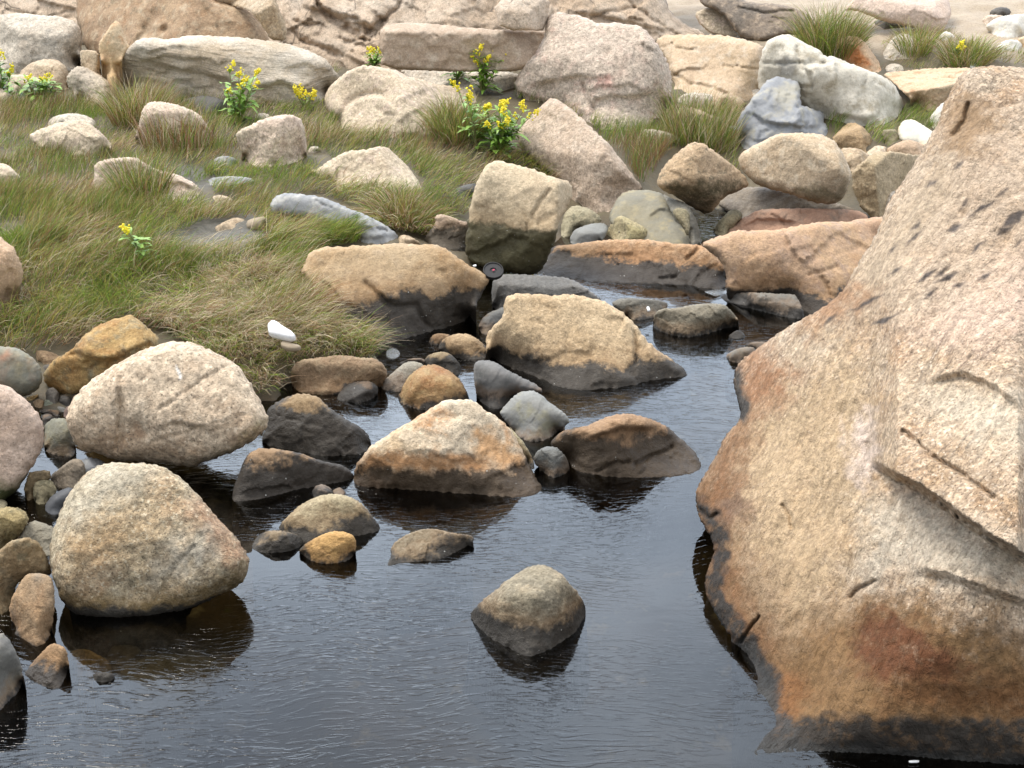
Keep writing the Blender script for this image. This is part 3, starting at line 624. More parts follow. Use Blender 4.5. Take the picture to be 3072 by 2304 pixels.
# ------------------------------------------------------------------ stones in the grass
rock('stone', 'A', '1330,770 1350,735 1400,718 1520,700 1640,730 1690,780 1650,850 1480,850 1380,810', m_dark, 'dark wet stone at the foot of the long layered slab', 'stone', G_GRASS, rnd=.3)
rock('rock', 'A', '1000,975 1030,900 1040,830 1080,760 1150,745 1280,765 1400,800 1480,850 1530,930 1580,990 1600,1050 1500,1100 1250,1115 1050,1095 1000,1030', m_pink, 'smooth rounded pinkish rock behind a fringe of thin grass stalks', 'rock', G_GRASS, main=(0,15), facets=[(1250,860,0,60),(1480,950,55,35)], rnd=.18)
rock('stone', 'A', '345,910 380,870 420,850 520,832 620,845 700,880 720,960 600,990 345,960', m_pale, 'greyish stone showing over the top of the flat cream rock', 'stone', G_GRASS)
rock('rock', 'A', '193,1002 300,950 420,905 520,890 620,880 690,930 740,970 790,1020 832,1085 780,1130 720,1160 600,1180 430,1150 300,1100', m_cream, 'flat topped cream rock half sunk in brown grass', 'rock', G_GRASS, main=(-5,25), facets=[(520,1000,0,66),(720,1030,50,40)], rnd=.12)
rock('rock', 'A', '1733,1000 1760,960 1850,920 1950,870 2050,850 2150,845 2200,865 2228,890 2248,960 2258,1040 2268,1100 2230,1180 2093,1215 1943,1235 1850,1220 1775,1110', m_pink, 'squarish pinkish white rock with a grey right face', 'rock', G_GRASS, main=(-28,18), facets=[(2060,1000,52,12),(1980,905,0,62)], rnd=.1, rd=.02, chips=3)
rock('rock', 'A', '645,1400 690,1330 700,1260 695,1213 760,1180 850,1165 1000,1155 1050,1190 1130,1240 1220,1265 1320,1290 1400,1330 1470,1380 1500,1420 1400,1480 1200,1505 800,1510 690,1460', m_pink, 'wide low pinkish rock with a stepped right end in the grass', 'rock', G_GRASS, main=(-5,30), facets=[(950,1290,-5,60),(1300,1350,25,55)], rnd=.09, ledges=[('1180,1370 1300,1330 1440,1380',.04,60)])
rock('rock', 'A', '-70,1190 0,1200 60,1215 120,1270 165,1315 110,1370 0,1390 -70,1390', m_cream, 'cream rock cut by the left border beside the tall brown grass', 'rock', G_GRASS)
rock('stone', 'A', '1515,1335 1560,1312 1620,1303 1720,1298 1850,1310 1885,1340 1800,1385 1560,1380', m_blue, 'flat bluish stone lying in the grass above the long grey one', 'stone', G_GRASS)
rock('stone', 'A', '1560,1185 1620,1150 1700,1150 1765,1190 1700,1228 1580,1218', m_blue, 'small bluish stone below the squarish pinkish white rock', 'stone', G_GRASS)
rock('stone', 'B', '425,1105 455,1075 510,1080 528,1115 440,1130', m_pale, 'tiny pale stone right of the squarish pinkish white rock', 'stone', G_GRASS, g=2.5)
rock('stone', 'A', '1870,855 1930,828 1995,848 1995,895 1890,898', m_pale, 'little pale stone below the goldenrod in front of the layered slab', 'stone', G_GRASS, g=2.5)
rock('rock', 'B', '425,1262 500,1250 560,1200 640,1150 720,1110 850,1105 920,1085 980,1078 1040,1100 1090,1160 1180,1240 1240,1330 1280,1415 1240,1470 1100,1455 900,1410 700,1425 520,1320', m_cream, 'triangular cream rock with a sharp crest in the middle of the grass', 'rock', G_GRASS, main=(-15,22), facets=[(850,1200,0,56),(1020,1200,42,42)], rnd=.08, rd=.025)
rock('stone', 'B', '1485,1405 1580,1360 1680,1348 1690,1450 1540,1455', m_dark, 'dark stone in the grass left of the tilted cream block', 'stone', G_GRASS)
rock('rock', 'F', '145,160 180,100 220,82 270,72 350,75 480,92 560,110 650,150 750,195 850,230 950,280 1030,330 1090,380 1095,420 1020,445 930,450 850,440 780,400 700,350 520,310 350,250 200,240 150,200', m_blue, 'long smooth blue grey boulder lying aslant in the grass', 'rock', G_GRASS, main=(5,20), facets=[(600,190,0,58),(950,340,30,50),(250,140,-30,60)], rnd=.2, smooth=2, ledges=[('780,320 900,310 960,340',.03,40),('800,400 900,385 1000,390',.03,40)], cracks=[('900,280 930,330 1010,350',4,.04),('490,130 600,180',3,.02)], dents=[(790,260,35,.05)])
rock('stone', 'F', '1088,425 1100,385 1150,378 1210,405 1270,450 1200,470 1100,462', m_tan, 'small tan stone at the tip of the long blue grey boulder', 'stone', G_BANK)
rock('rock', 'F', '1335,340 1370,290 1360,240 1420,225 1500,250 1560,280 1640,285 1700,330 1690,490 1560,505 1450,495 1290,450 1290,390', granite(PINK, CREAM2, None, spk=.5, wet=.33, wetc=(.05,.042,.03)), 'rock with a pale crest and blackened face left of the tilted cream block', 'rock', G_BANK, main=(-15,0), facets=[(1450,300,-5,66)], rnd=.1)
rock('stone', 'E', '1415,615 1450,580 1510,568 1565,590 1545,645 1440,650', m_pale, 'pale stone bedded in flattened grass near the mud pool', 'stone', G_GRASS)
rock('stone', 'E', '1560,335 1650,285 1710,255 1765,250 1840,290 1790,330 1700,345', m_tan, 'tan stone at the far rim of the bare mud patch', 'stone', G_GRASS)
rock('stone', 'W', '180,190 260,140 360,135 480,170 560,230 480,290 300,280 200,250', m_cream, 'cream stone screened by grass left of the long blue grey boulder', 'stone', G_GRASS)
rock('boulder', 'E', '-70,360 0,388 40,425 90,460 120,510 140,560 175,640 170,700 150,780 140,860 110,960 80,1050 -70,1090', granite((.54,.40,.28),(.5,.35,.23),None,spk=.45,wet=.42,wetc=(.13,.085,.05),brown=(.3,.2,.12)), 'peach boulder with a brown lower half at the left border', 'boulder', G_BANK, main=(10,0), facets=[(80,770,20,45),(120,600,55,30)], rnd=.1, cap=.8)
# ------------------------------------------------------------------ right hand bank, far side
rock('rock', 'D', '880,80 910,40 940,10 990,-80 1620,-80 1660,20 1682,80 1660,150 1610,230 1580,265 1500,250 1400,205 1280,180 1150,150 1060,110 960,75', granite((.62,.50,.42),(.58,.45,.36),PINK,spk=.4), 'pale pink boulder overhanging the grass at the top of the bank', 'boulder', G_CLIFF, main=(0,5), facets=[(1250,110,0,52),(1600,120,55,30)], z=.93, anchor=(1580,265), contact=False, rnd=.1, rough=.02)
rock('rock', 'D', '1100,130 1280,165 1420,200 1500,240 1420,290 1250,280 1130,250', m_darkd, 'dark brown rock in the hollow under the pale pink boulder', 'rock', G_CLIFF, z=.86, anchor=(1300,290), contact=False)
rock('rock', 'D', '255,520 270,420 300,330 330,295 370,270 450,250 520,270 600,320 700,370 742,415 830,420 950,480 1080,520 1180,570 1260,620 1290,690 1320,750 1328,800 1290,860 1200,920 1100,940 950,930 800,880 560,830 400,800 260,700 245,570', granite((.66,.615,.52),(.58,.54,.45),(.42,.37,.28),spk=.22,bumps=.9), 'big white quartz boulder behind the blue grey one', 'boulder', G_BANK, main=(12,20), facets=[(700,560,8,52),(520,500,-58,15),(560,350,-10,60),(1200,700,50,35)], rnd=.1, rough=.022, rd=.02, cap=1.2,
     ledges=[('800,830 1000,850 1120,850 1180,760',.06,90),('560,640 640,600 700,560',.03,60)], cracks=[('270,465 400,470 560,465 740,470',4,.05),('540,350 560,480 640,560 640,640',5,.05),('560,640 620,640',5,.05),('1060,540 1040,620',3,.03)], stains_shade=[('250,560 275,420 330,320 400,290 420,400 560,470 540,560 400,600 300,640',(.34,.31,.25),.6,30),('390,450 470,400 540,470 500,560 410,560',(.25,.24,.22),.8,14)])
rock('rock', 'D', '30,930 90,930 130,830 200,730 270,650 320,590 390,562 450,575 540,600 560,640 568,780 620,790 730,825 738,900 785,960 790,1010 700,1030 500,1100 300,1130 150,1120 110,1030', granite((.33,.34,.355),(.28,.29,.305),(.42,.40,.34),spk=.1,bumps=.6), 'fractured blue grey boulder leaning on the white quartz one', 'boulder', G_BANK, main=(-20,25), facets=[(400,760,0,58),(560,700,55,10),(250,760,-45,42)], rnd=.08, rd=.012, rough=.014, smooth=0, blocks=(.28,.02,.02),
     ledges=[('240,860 330,900 560,930 740,905',.07,150)], cracks=[('220,850 300,910 430,925 560,940 620,910',5,.05),('540,790 600,830 580,900',4,.03)], stains_shade=[('380,680 450,600 550,640 560,760 480,770 400,760',(.48,.44,.33),.6,26)])
rock('rock', 'D', '806,350 830,310 860,285 900,268 980,265 1030,300 1090,380 1140,450 1172,512 1150,545 1000,510 900,460 820,440', m_rusty, 'orange stained stone standing up behind the white quartz boulder', 'rock', G_BANK, main=(-20,15), facets=[(960,330,0,55),(1050,400,60,30)], rnd=.12, stains_shade=[('815,360 880,330 960,350 1040,420 1100,480 1060,500 960,440 860,420',(.44,.17,.06),.85,16)])
rock('stone', 'D', '1165,410 1190,355 1220,310 1280,250 1340,244 1410,280 1460,340 1485,400 1400,440 1250,445 1180,440', m_pale, 'rounded light grey stone in the tussocks below the pale pink boulder', 'stone', G_GRASS, rnd=.3, smooth=2)
rock('stone', 'D', '1165,505 1210,475 1270,464 1330,495 1335,528 1200,540', m_pale, 'small pale stone right of the orange stained one', 'stone', G_GRASS)
rock('slab', 'D', '1165,545 1250,528 1500,505 1700,498 1850,500 1850,720 1620,800 1530,830 1450,790 1370,730 1300,660 1230,590', granite((.57,.45,.31),(.55,.40,.26),ORNG2,spk=.4), 'flat peach slab between the white quartz boulder and the huge foreground one', 'slab', G_BANK, main=(0,10), facets=[(1500,620,0,66),(1330,620,-50,20)], rnd=.08, rd=.02, cap=1.5)
rock('stone', 'D', '1575,292 1610,240 1650,230 1705,265 1690,295 1620,310', m_white, 'white stone at the corner of the pale pink boulder', 'stone', G_GRASS)
rock('stone', 'D', '1800,495 1850,440 1920,432 2000,440 2110,465 2290,450 2290,560 2000,560 1850,530', granite((.55,.55,.50),(.5,.5,.46),None,spk=.12), 'pale greenish slab peeping over the top of the huge foreground boulder', 'slab', G_GRASS, rnd=.2)
rock('stone', 'D', '1920,195 1990,140 2080,110 2290,100 2290,250 2100,280 2000,268 1950,230', m_white, 'rounded white stone in the upper right corner', 'stone', G_GRASS, rnd=.3, smooth=2)
rock('stone', 'D', '2005,345 2060,300 2130,290 2180,300 2210,345 2150,378 2030,375', m_white, 'small white stone below the rounded one in the upper right corner', 'stone', G_GRASS)
rock('stone', 'D', '2155,300 2180,275 2290,250 2290,360 2180,340', m_orange, 'peach stone touching the small white one near the right border', 'stone', G_GRASS)
rock('stone', 'D', '1955,100 1975,70 2040,48 2100,60 2120,95 2060,120 1990,118', m_darkd, 'blackish weed covered stone on the bare sand', 'stone', G_GRASS)
rock('stone', 'D', '1900,150 1930,115 1990,105 2080,120 2040,175 1930,190', m_pink, 'pinkish stone in front of the blackish weed covered one', 'stone', G_GRASS)
rock('rock', 'C', '1190,910 1215,850 1240,785 1300,765 1380,780 1450,800 1560,850 1640,870 1660,970 1500,1010 1320,1000 1200,950', m_tan, 'smooth tan rock against the right foot of the biggest pinkish grey boulder', 'rock', G_BANK, main=(0,20), facets=[(1350,840,0,58)], rnd=.2)
rock('stone', 'C', '1035,960 1100,948 1200,965 1310,1000 1340,1045 1200,1080 1060,1040', m_pale, 'flat pale stone in the grass right of the tilted pinkish slab', 'stone', G_GRASS)
rock('stone', 'C', '1295,740 1330,705 1400,680 1550,690 1610,725 1580,780 1450,785 1310,775', m_pale, 'flat grey stone at the foot of the smooth peach dome', 'stone', G_BANK)
rock('stone', 'C', '1530,790 1570,740 1620,705 1680,690 1760,708 1815,755 1790,820 1600,830', m_tan, 'tan stone beside the blue grey boulder at the foot of the dome', 'stone', G_BANK)
rock('stone', 'C', '1820,640 1850,580 1900,530 1930,600 1925,690 1860,730', m_pale, 'pale stone squeezed between dome and white quartz boulder', 'stone', G_BANK)
rock('slab', 'C', '120,985 135,945 160,915 250,830 330,752 365,725 395,718 440,740 480,770 560,830 650,920 760,1020 830,1090 900,1190 1000,1310 1048,1370 1040,1400 920,1430 860,1500 820,1570 700,1570 600,1520 540,1490 480,1380 420,1310 180,1150 150,1060', granite((.50,.40,.31),(.46,.355,.265),(.53,.44,.35),spk=.6,grain=75,lich=.3), 'tilted pinkish brown slab leaning to the left above the stream', 'slab', G_BANK, main=(-18,18), facets=[(560,1000,-20,42),(640,950,52,48),(700,1350,-5,-8)], rnd=.06, rd=.015, rough=.018, smooth=1, cap=1)
rock('rock', 'C', '1165,1310 1185,1260 1210,1220 1260,1170 1300,1130 1370,1080 1420,1045 1490,1055 1550,1090 1600,1130 1700,1200 1790,1280 1845,1360 1770,1405 1650,1455 1560,1570 1500,1580 1400,1520 1300,1450 1200,1405 1155,1370', granite((.50,.375,.25),(.43,.31,.19),None,spk=.5,lich=.6), 'pyramid shaped tan rock with a black undercut left of the large rounded boulder', 'rock', G_BANK, main=(-5,-30), facets=[(1450,1340,-20,30),(1550,1200,35,45),(1400,1200,-40,45)], z=.16, anchor=(1500,1575), contact=False, rnd=.1, rough=.03, stains_shade=[('1230,1420 1260,1360 1400,1330 1560,1330 1700,1340 1800,1380 1640,1460 1500,1580 1300,1480',(.05,.042,.02),.85,30)])
rock('boulder', 'D', '103,1165 130,1130 170,1100 280,1040 400,985 500,978 600,980 700,985 790,1020 850,1080 900,1180 942,1265 935,1340 900,1430 850,1490 780,1512 650,1490 450,1420 250,1370 160,1290 110,1215', granite((.55,.44,.31),(.50,.385,.26),CREAM,spk=.45), 'large rounded cream boulder perched on dark flat rock below the blue grey one', 'boulder', G_BANK, main=(0,-28), facets=[(520,1290,-5,22),(500,1180,0,58),(200,1160,-50,35),(850,1200,55,30)], z=.25, anchor=(780,1512), contact=False, rnd=.14, rough=.02, smooth=2, stains_shade=[('190,1330 300,1350 500,1400 700,1380 850,1400 930,1330 900,1440 800,1515 600,1500',(.12,.10,.05),.7,30)])
rock('stone', 'D', '785,1030 850,960 885,930 920,905 980,905 1040,950 1090,1010 1105,1090 1060,1130 960,1120 850,1110', granite((.44,.32,.19),(.37,.26,.15),None,spk=.5,lich=.4), 'ochre stone tucked behind the large rounded cream boulder', 'stone', G_BANK)
rock('stone', 'D', '840,1100 950,1083 1030,1110 1078,1155 1050,1240 950,1290 890,1200', m_tan, 'tan stone in the gap between the large rounded boulder and the split block', 'stone', G_BANK)
rock('stone', 'D', '1040,1135 1085,1095 1130,1068 1200,1085 1245,1120 1150,1160 1080,1160', m_cream, 'small cream stone on top of the split block', 'stone', G_BANK)
rock('stone', 'D', '1190,1100 1260,1060 1340,1028 1420,1040 1510,1090 1500,1180 1220,1150', granite((.50,.37,.26),(.46,.33,.22),None,spk=.4), 'reddish tan stone behind the split block beside the stained white one', 'stone', G_BANK)
rock('stone', 'D', '1150,965 1250,943 1300,990 1280,1050 1200,1080', m_olive, 'dull olive stone shaded by grass left of the stained white one', 'stone', G_BANK)
rock('stone', 'D', '1278,985 1285,940 1305,905 1340,882 1400,880 1480,930 1565,985 1600,1050 1520,1120 1480,1095 1420,1060 1300,1050', m_quartz_stain, 'white quartz stone with an ochre stripe near the huge boulder', 'stone', G_BANK, rnd=.25, smooth=2)
rock('stone', 'D', '1515,870 1560,810 1620,745 1700,760 1680,930 1570,975 1520,920', m_white, 'knobbly white stone half hidden by the huge boulder', 'stone', G_BANK, rough=.04)
rock('rock', 'D', '945,1265 1000,1210 1070,1150 1110,1120 1200,1117 1280,1120 1450,1148 1500,1200 1450,1350 1350,1450 1250,1580 1180,1620 1100,1620 1000,1520 950,1390', granite((.50,.40,.27),(.42,.33,.21),None,spk=.5,lich=.3), 'angular split block with a pale top right of the large rounded boulder', 'rock', G_BANK, main=(-48,2), facets=[(1120,1300,38,16),(1150,1195,0,68)], rnd=.05, rd=.012, smooth=0, contact=False, z=.08)
rock('stone', 'D', '1155,1510 1165,1470 1185,1445 1240,1400 1300,1390 1360,1430 1330,1530 1210,1610 1165,1600', m_pale, 'knobbly pale stone wedged between the split block and the huge boulder', 'stone', G_BANK, rough=.04, z=.1)
rock('slab', 'G', '1598,158 1640,120 1680,90 1720,55 1760,33 1850,26 2050,30 2250,70 2500,150 2640,200 2560,300 2300,310 1900,330 1760,290 1690,210', granite((.24,.20,.15),(.17,.15,.13),None,spk=.35,rough=.6), 'dark flat rock in the shade under the large rounded boulder', 'slab', G_BANK, main=(-10,15), facets=[(1950,120,0,72)], rnd=.12)
rock('stone', 'G', '1568,352 1600,290 1640,250 1680,210 1730,184 1780,210 1795,245 1730,310 1690,380 1615,392', m_olive, 'upright grey green stone in front of the dark flat rock', 'stone', G_BANK, rnd=.25)
rock('slab', 'G', '1670,372 1720,300 1830,230 1900,196 2000,188 2150,184 2350,184 2550,190 2660,206 2730,252 2680,330 2350,420 1900,420 1700,420', granite((.42,.255,.175),(.37,.235,.165),(.28,.2,.15),spk=.25,bumps=.8), 'smooth brick pink slab behind the orange rusty ledge', 'slab', G_BANK, main=(0,25), facets=[(2100,260,0,62),(1800,300,-45,50)], rnd=.12, ledges=[('1750,330 1900,250 2100,260 2212,290',.04,50)], cracks=[('1900,195 1890,240',3,.03),('2010,230 2090,300',3,.02)])
rock('boulder', 'G', '803,275 812,220 825,180 870,100 920,60 1000,48 1110,50 1190,70 1240,120 1300,200 1350,290 1390,380 1415,450 1380,500 1250,500 1050,470 880,380', granite((.27,.24,.165),(.225,.215,.175),(.33,.285,.18),spk=.15,bumps=.5), 'rounded grey green boulder with a yellowish crown behind the rusty ledge', 'boulder', G_BANK, main=(10,25), facets=[(1050,180,-5,55),(930,150,-55,30),(1250,300,45,40)], rnd=.2, smooth=2, ledges=[('1080,240 1180,180 1260,200',.03,70)])
rock('stone', 'G', '1180,65 1300,125 1370,140 1420,210 1460,300 1485,410 1470,440 1400,470 1330,380 1260,200', granite((.25,.23,.185),(.2,.19,.16),None,spk=.3), 'grey stone pressed against the right of the rounded grey green boulder', 'stone', G_BANK, rnd=.2)
rock('stone', 'G', '1270,210 1290,185 1330,178 1380,195 1400,240 1400,330 1385,400 1350,330 1300,260', m_olive, 'narrow knobbly stone clinging to the grey green boulder', 'stone', G_BANK, z=.12, anchor=(1390,400), contact=False)
rock('stone', 'G', '445,345 470,230 500,195 530,165 600,165 690,200 752,262 730,310 600,340 520,390 455,400', granite((.38,.33,.22),(.30,.27,.18),None,spk=.45,lich=.5), 'mottled olive tan stone right of the tilted cream block', 'stone', G_BANK)
rock('stone', 'G', '510,410 530,370 550,340 650,300 740,289 800,310 795,370 740,440 600,470 525,450', granite((.27,.27,.255),(.21,.21,.195),None,spk=.1,bumps=.5), 'rounded dark grey stone in the gap left of the triangular mossy one', 'stone', G_BANK, rnd=.25, smooth=2)
rock('stone', 'G', '750,425 800,330 825,290 850,255 890,236 950,260 1020,300 1090,330 1113,380 1113,440 900,460 760,450', granite((.47,.39,.25),(.38,.33,.18),None,spk=.45,lich=.5), 'triangular mossy cream stone resting on the rusty ledge', 'stone', G_BANK, main=(-5,25), facets=[(930,300,10,52),(870,320,-50,35)])
# ------------------------------------------------------------------ ledges and rocks of the stream
rock('boulder', 'G', '265,650 330,560 365,500 400,462 550,450 700,425 900,410 1000,411 1100,415 1300,445 1400,455 1480,450 1560,490 1600,540 1650,600 1672,660 1668,790 1500,775 1400,750 1200,742 900,735 700,735 560,720 400,720 280,720', m_tide_org, 'long rusty ledge with a black tide band along the back pool', 'boulder', G_BANK, main=(0,30), facets=[(900,540,0,60),(400,560,-40,45),(1600,620,45,35)], rnd=.1, rough=.02, ctop=.74, cracks=[('1180,700 1300,690',4,.03),('1380,560 1420,520 1470,470',5,.05)], cap=.9, stains_shade=[('500,520 900,480 1300,520 1400,600 1000,620 600,600',(.45,.25,.13),.5,40),('400,470 700,470 650,600 420,640',(.26,.18,.11),.6,40)])
rock('boulder', 'G', '1470,458 1510,430 1550,410 1600,392 1750,345 1850,348 2000,345 2150,320 2350,280 2550,285 2700,260 2850,235 2900,400 2800,600 2700,800 2600,960 2450,985 2250,960 2100,850 2000,850 1720,800 1662,790 1668,650 1610,545', granite(ORNG,(.46,.31,.21),(.41,.29,.21),wet=.12,spk=.4,rust=.5,rustc=(.46,.26,.13)), 'broad orange rusty rock running under the huge foreground boulder', 'boulder', G_BANK, main=(-12,32), facets=[(2100,520,0,58),(1750,480,-30,52)], rnd=.08, rough=.022, ctop=.74, cracks=[('1668,640 1675,780',6,.06),('2280,670 2380,650 2480,610',4,.03)], cap=1.0)
rock('slab', 'G', '1548,862 1600,842 1640,828 1700,805 1900,803 2050,815 2160,812 2200,850 2240,950 2245,1005 2100,990 1900,935 1700,890', granite((.20,.19,.165),(.15,.145,.13),None,spk=.2,wet=.04,bumps=.6,rough=.6), 'flat dark slab sloping into the back pool', 'slab', G_POOL, main=(-15,30), facets=[(1950,870,-5,66)], rnd=.1, rd=.02, ctop=.5)
rock('slab', 'G', '-60,730 -20,685 60,665 250,678 470,690 560,720 620,760 680,800 750,862 780,930 600,960 0,960 -60,900', granite((.19,.18,.165),(.15,.145,.135),None,spk=.3,rough=.65), 'flat dark grey slab below the tilted cream block', 'slab', G_POOL, main=(0,15), facets=[(350,790,5,70),(-20,760,-65,20)], rnd=.08, rd=.015)
rock('rock', 'G', '812,890 860,855 950,842 1020,850 1080,850 1200,865 1245,890 1220,940 1150,992 1000,1018 920,970', granite((.19,.175,.14),(.14,.13,.11),None,spk=.35,wet=.02,rough=.6), 'low dark rock with a white stick lying on it', 'rock', G_POOL, main=(-5,30), facets=[(1050,900,0,68)], rnd=.12)
rock('rock', 'G', '1128,1062 1130,1000 1142,960 1180,925 1300,920 1420,892 1550,885 1650,890 1700,930 1740,980 1768,1020 1700,1055 1600,1088 1500,1120 1350,1137 1250,1115 1170,1085', granite((.24,.21,.155),(.19,.17,.125),None,spk=.4,wet=.035,rough=.65), 'dark oblong rock flecked with white droppings in the back channel', 'rock', G_POOL, main=(-5,15), facets=[(1450,980,0,62),(1180,1000,-60,25)], rnd=.14, ctop=.5)
rock('stone', 'G', '1675,1135 1720,1095 1760,1078 1800,1108 1815,1140 1740,1150', m_dark, 'small dark stone just breaking the water by the oblong rock', 'stone', G_COB, g=2.5)
rock('stone', 'G', '1655,1280 1690,1250 1720,1230 1800,1204 1890,1210 1900,1290 1780,1330 1700,1315', m_greyw, 'flat grey stone at the waterline beside the huge boulder', 'stone', G_COB)
rock('stone', 'G', '1785,1200 1850,1167 1980,1168 2000,1230 1880,1235', m_greyw, 'thin grey stone behind the flat one beside the huge boulder', 'stone', G_COB)
rock('boulder', 'Z', '1006,560 1005,520 1012,470 1020,420 1030,392 1042,370 1060,346 1090,350 1140,362 1195,382 1222,388 1240,406 1230,440 1207,480 1200,520 1185,555 1163,592 1130,597 1075,587 1030,572', granite((.57,.475,.335),(.53,.42,.285),None,spk=.42,lich=.25,wet=.42,wetc=(.05,.045,.022),brown=(.30,.20,.10),wamp=.05), 'tilted cream block with a dark base in the middle of the scene', 'boulder', G_BANK, main=(-4,-22), facets=[(1110,508,-6,36),(1035,450,-62,15),(1205,470,70,12),(1140,395,0,56)], z=.05, anchor=(1130,598), contact=False, rnd=.05, rd=.012, rough=.016, smooth=1, cracks=[('1150,470 1165,440 1185,410',4,.03)], stains_shade=[('1030,515 1110,500 1150,520 1140,560 1080,590 1010,570',(.055,.05,.025),.7,14),('1160,530 1195,520 1180,570 1150,590',(.36,.27,.16),.6,12)])  # colour turns darker towards the base
rock('boulder', 'F', '368,645 390,610 410,580 440,510 500,480 570,465 650,466 700,470 780,455 850,460 950,450 1100,442 1250,448 1400,455 1450,490 1560,570 1680,640 1765,690 1755,740 1700,830 1640,960 1560,1030 1450,1060 1350,1085 1200,1130 1080,1160 960,1205 880,1190 600,1010 500,920 450,870 450,750 410,690', m_tide_tan, 'wide sloping orange tan slab whose lower third is black from the tide', 'slab', G_POOL, main=(8,40), facets=[(1000,640,0,54),(1650,700,45,44),(480,640,-45,45)], rnd=.06, rough=.014, rd=.02, ctop=.6, crange=(850,1700), cap=.9, blocks=(.3,.006), ledges=[('560,900 700,870 800,910',.03,80),('940,790 1010,840 1130,855',.03,90)], cracks=[('860,740 950,830 1050,910 1230,900 1270,980 1330,1080',7,.035),('700,500 690,520',3,.02),('1500,980 1560,1000',5,.04)])
rock('stone', 'F', '1680,1065 1700,1010 1750,960 1830,925 1890,905 1900,1020 1790,1110 1720,1120', m_greyw, 'grey stone at the left end of the large tan rock in the stream', 'stone', G_COB)
rock('boulder', 'G', '-108,1180 -100,1130 -80,1090 -30,1030 10,1000 30,960 25,880 60,825 110,812 250,815 350,825 420,830 480,815 560,820 750,860 900,940 990,1030 1040,1100 1100,1180 1200,1250 1300,1320 1395,1410 1350,1430 1200,1445 1050,1470 900,1500 650,1528 450,1510 300,1440 100,1370 0,1330 -80,1260', m_tide_crm, 'large speckled tan rock with a squared left shoulder in the stream', 'boulder', G_POOL, main=(0,26), facets=[(400,900,0,52),(100,980,-52,30),(900,1080,35,48),(1040,1330,45,42)], rnd=.09, rough=.016, ctop=.55, cracks=[('990,1080 1010,1200 1000,1330',6,.04)])
rock('stone', 'F', '1383,1235 1400,1170 1440,1140 1480,1120 1560,1103 1640,1120 1710,1170 1760,1220 1792,1290 1690,1325 1540,1292 1440,1265', granite((.47,.33,.18),(.38,.28,.17),None,spk=.4,wet=.05), 'rounded orange tan stone with a dark waterline near the grey cobbles', 'stone', G_COB, rnd=.25, smooth=2, ctop=.55)
rock('stone', 'F', '1283,1315 1295,1285 1310,1268 1370,1245 1440,1240 1500,1270 1560,1350 1558,1400 1500,1422 1400,1400 1320,1370', m_olivew, 'olive stone wedged behind the rusty round one', 'stone', G_COB, rnd=.2)
rock('stone', 'F', '963,1505 980,1470 1000,1440 1080,1370 1140,1320 1200,1310 1280,1328 1300,1400 1200,1520 1100,1540 1000,1530', granite((.30,.27,.205),(.27,.26,.235),None,spk=.35,wet=.02), 'grey brown stone left of the rusty round one', 'stone', G_COB, rnd=.25, smooth=2)
rock('stone', 'F', '1083,1575 1115,1540 1128,1500 1135,1470 1180,1410 1260,1350 1340,1332 1400,1345 1500,1400 1560,1460 1610,1560 1625,1610 1500,1670 1280,1680 1180,1650 1110,1625', m_rustw, 'rusty brown rounded stone in the middle of the cobbles', 'stone', G_COB, rnd=.25, smooth=2)
rock('stone', 'F', '638,1597 648,1565 660,1540 720,1480 800,1455 880,1455 930,1480 952,1530 930,1570 860,1610 790,1622 700,1607', m_dark, 'dark egg shaped cobble in front of the flat brown rock', 'cobble', G_COB, rnd=.35, smooth=2, rough=.01, ctop=.6)
rock('rock', 'F', '298,1385 340,1320 390,1302 450,1290 620,1270 720,1267 800,1285 860,1284 920,1290 980,1330 1017,1390 1000,1440 960,1500 880,1520 700,1560 640,1555 560,1562 430,1552 340,1530 300,1460', granite((.29,.20,.125),(.24,.165,.10),(.33,.25,.16),spk=.4,wet=.01), 'flat topped brown rock under the edge of the grass bank', 'rock', G_COB, main=(0,20), facets=[(650,1360,0,62),(920,1390,35,-6)], rnd=.09, rough=.016)
rock('stone', 'F', '1090,1330 1140,1305 1180,1290 1290,1288 1300,1340 1150,1345', m_greyw, 'flat grey stone awash behind the olive one', 'stone', G_COB)
rock('stone', 'F', '1310,1188 1340,1120 1370,1110 1400,1105 1480,1115 1515,1150 1400,1200', m_brownw, 'low brown stone in the water by the sloping tan slab', 'stone', G_COB)
rock('stone', 'K', '48,285 55,230 70,212 90,200 150,197 220,215 290,265 400,320 500,370 555,410 565,450 430,450 380,460 320,500 260,557 200,562 120,522 80,482 60,400', granite((.20,.195,.185),(.155,.15,.145),(.115,.115,.11),spk=.12,wet=.03,bumps=.35), 'smooth grey cobble sloping down to the right', 'cobble', G_COB, main=(-10,15), facets=[(200,330,5,58),(110,320,-50,30)], rnd=.25, smooth=2, rough=.012)
rock('stone', 'K', '243,595 255,560 280,530 340,470 400,428 460,420 530,435 600,500 700,570 762,635 755,665 680,720 600,780 520,802 420,792 350,722 300,662', granite((.25,.25,.235),(.20,.205,.195),(.27,.26,.19),spk=.2,wet=.015,bumps=.35), 'pale grey rounded cobble in front of the smooth sloping one', 'cobble', G_COB, main=(-5,20), facets=[(480,580,0,55),(350,540,-45,40)], rnd=.25, smooth=2, rough=.012)
rock('stone', 'K', '300,670 350,722 420,800 480,905 505,980 480,1010 400,900', m_olivew, 'olive stone peeping out right of the triangular rock', 'stone', G_COB)
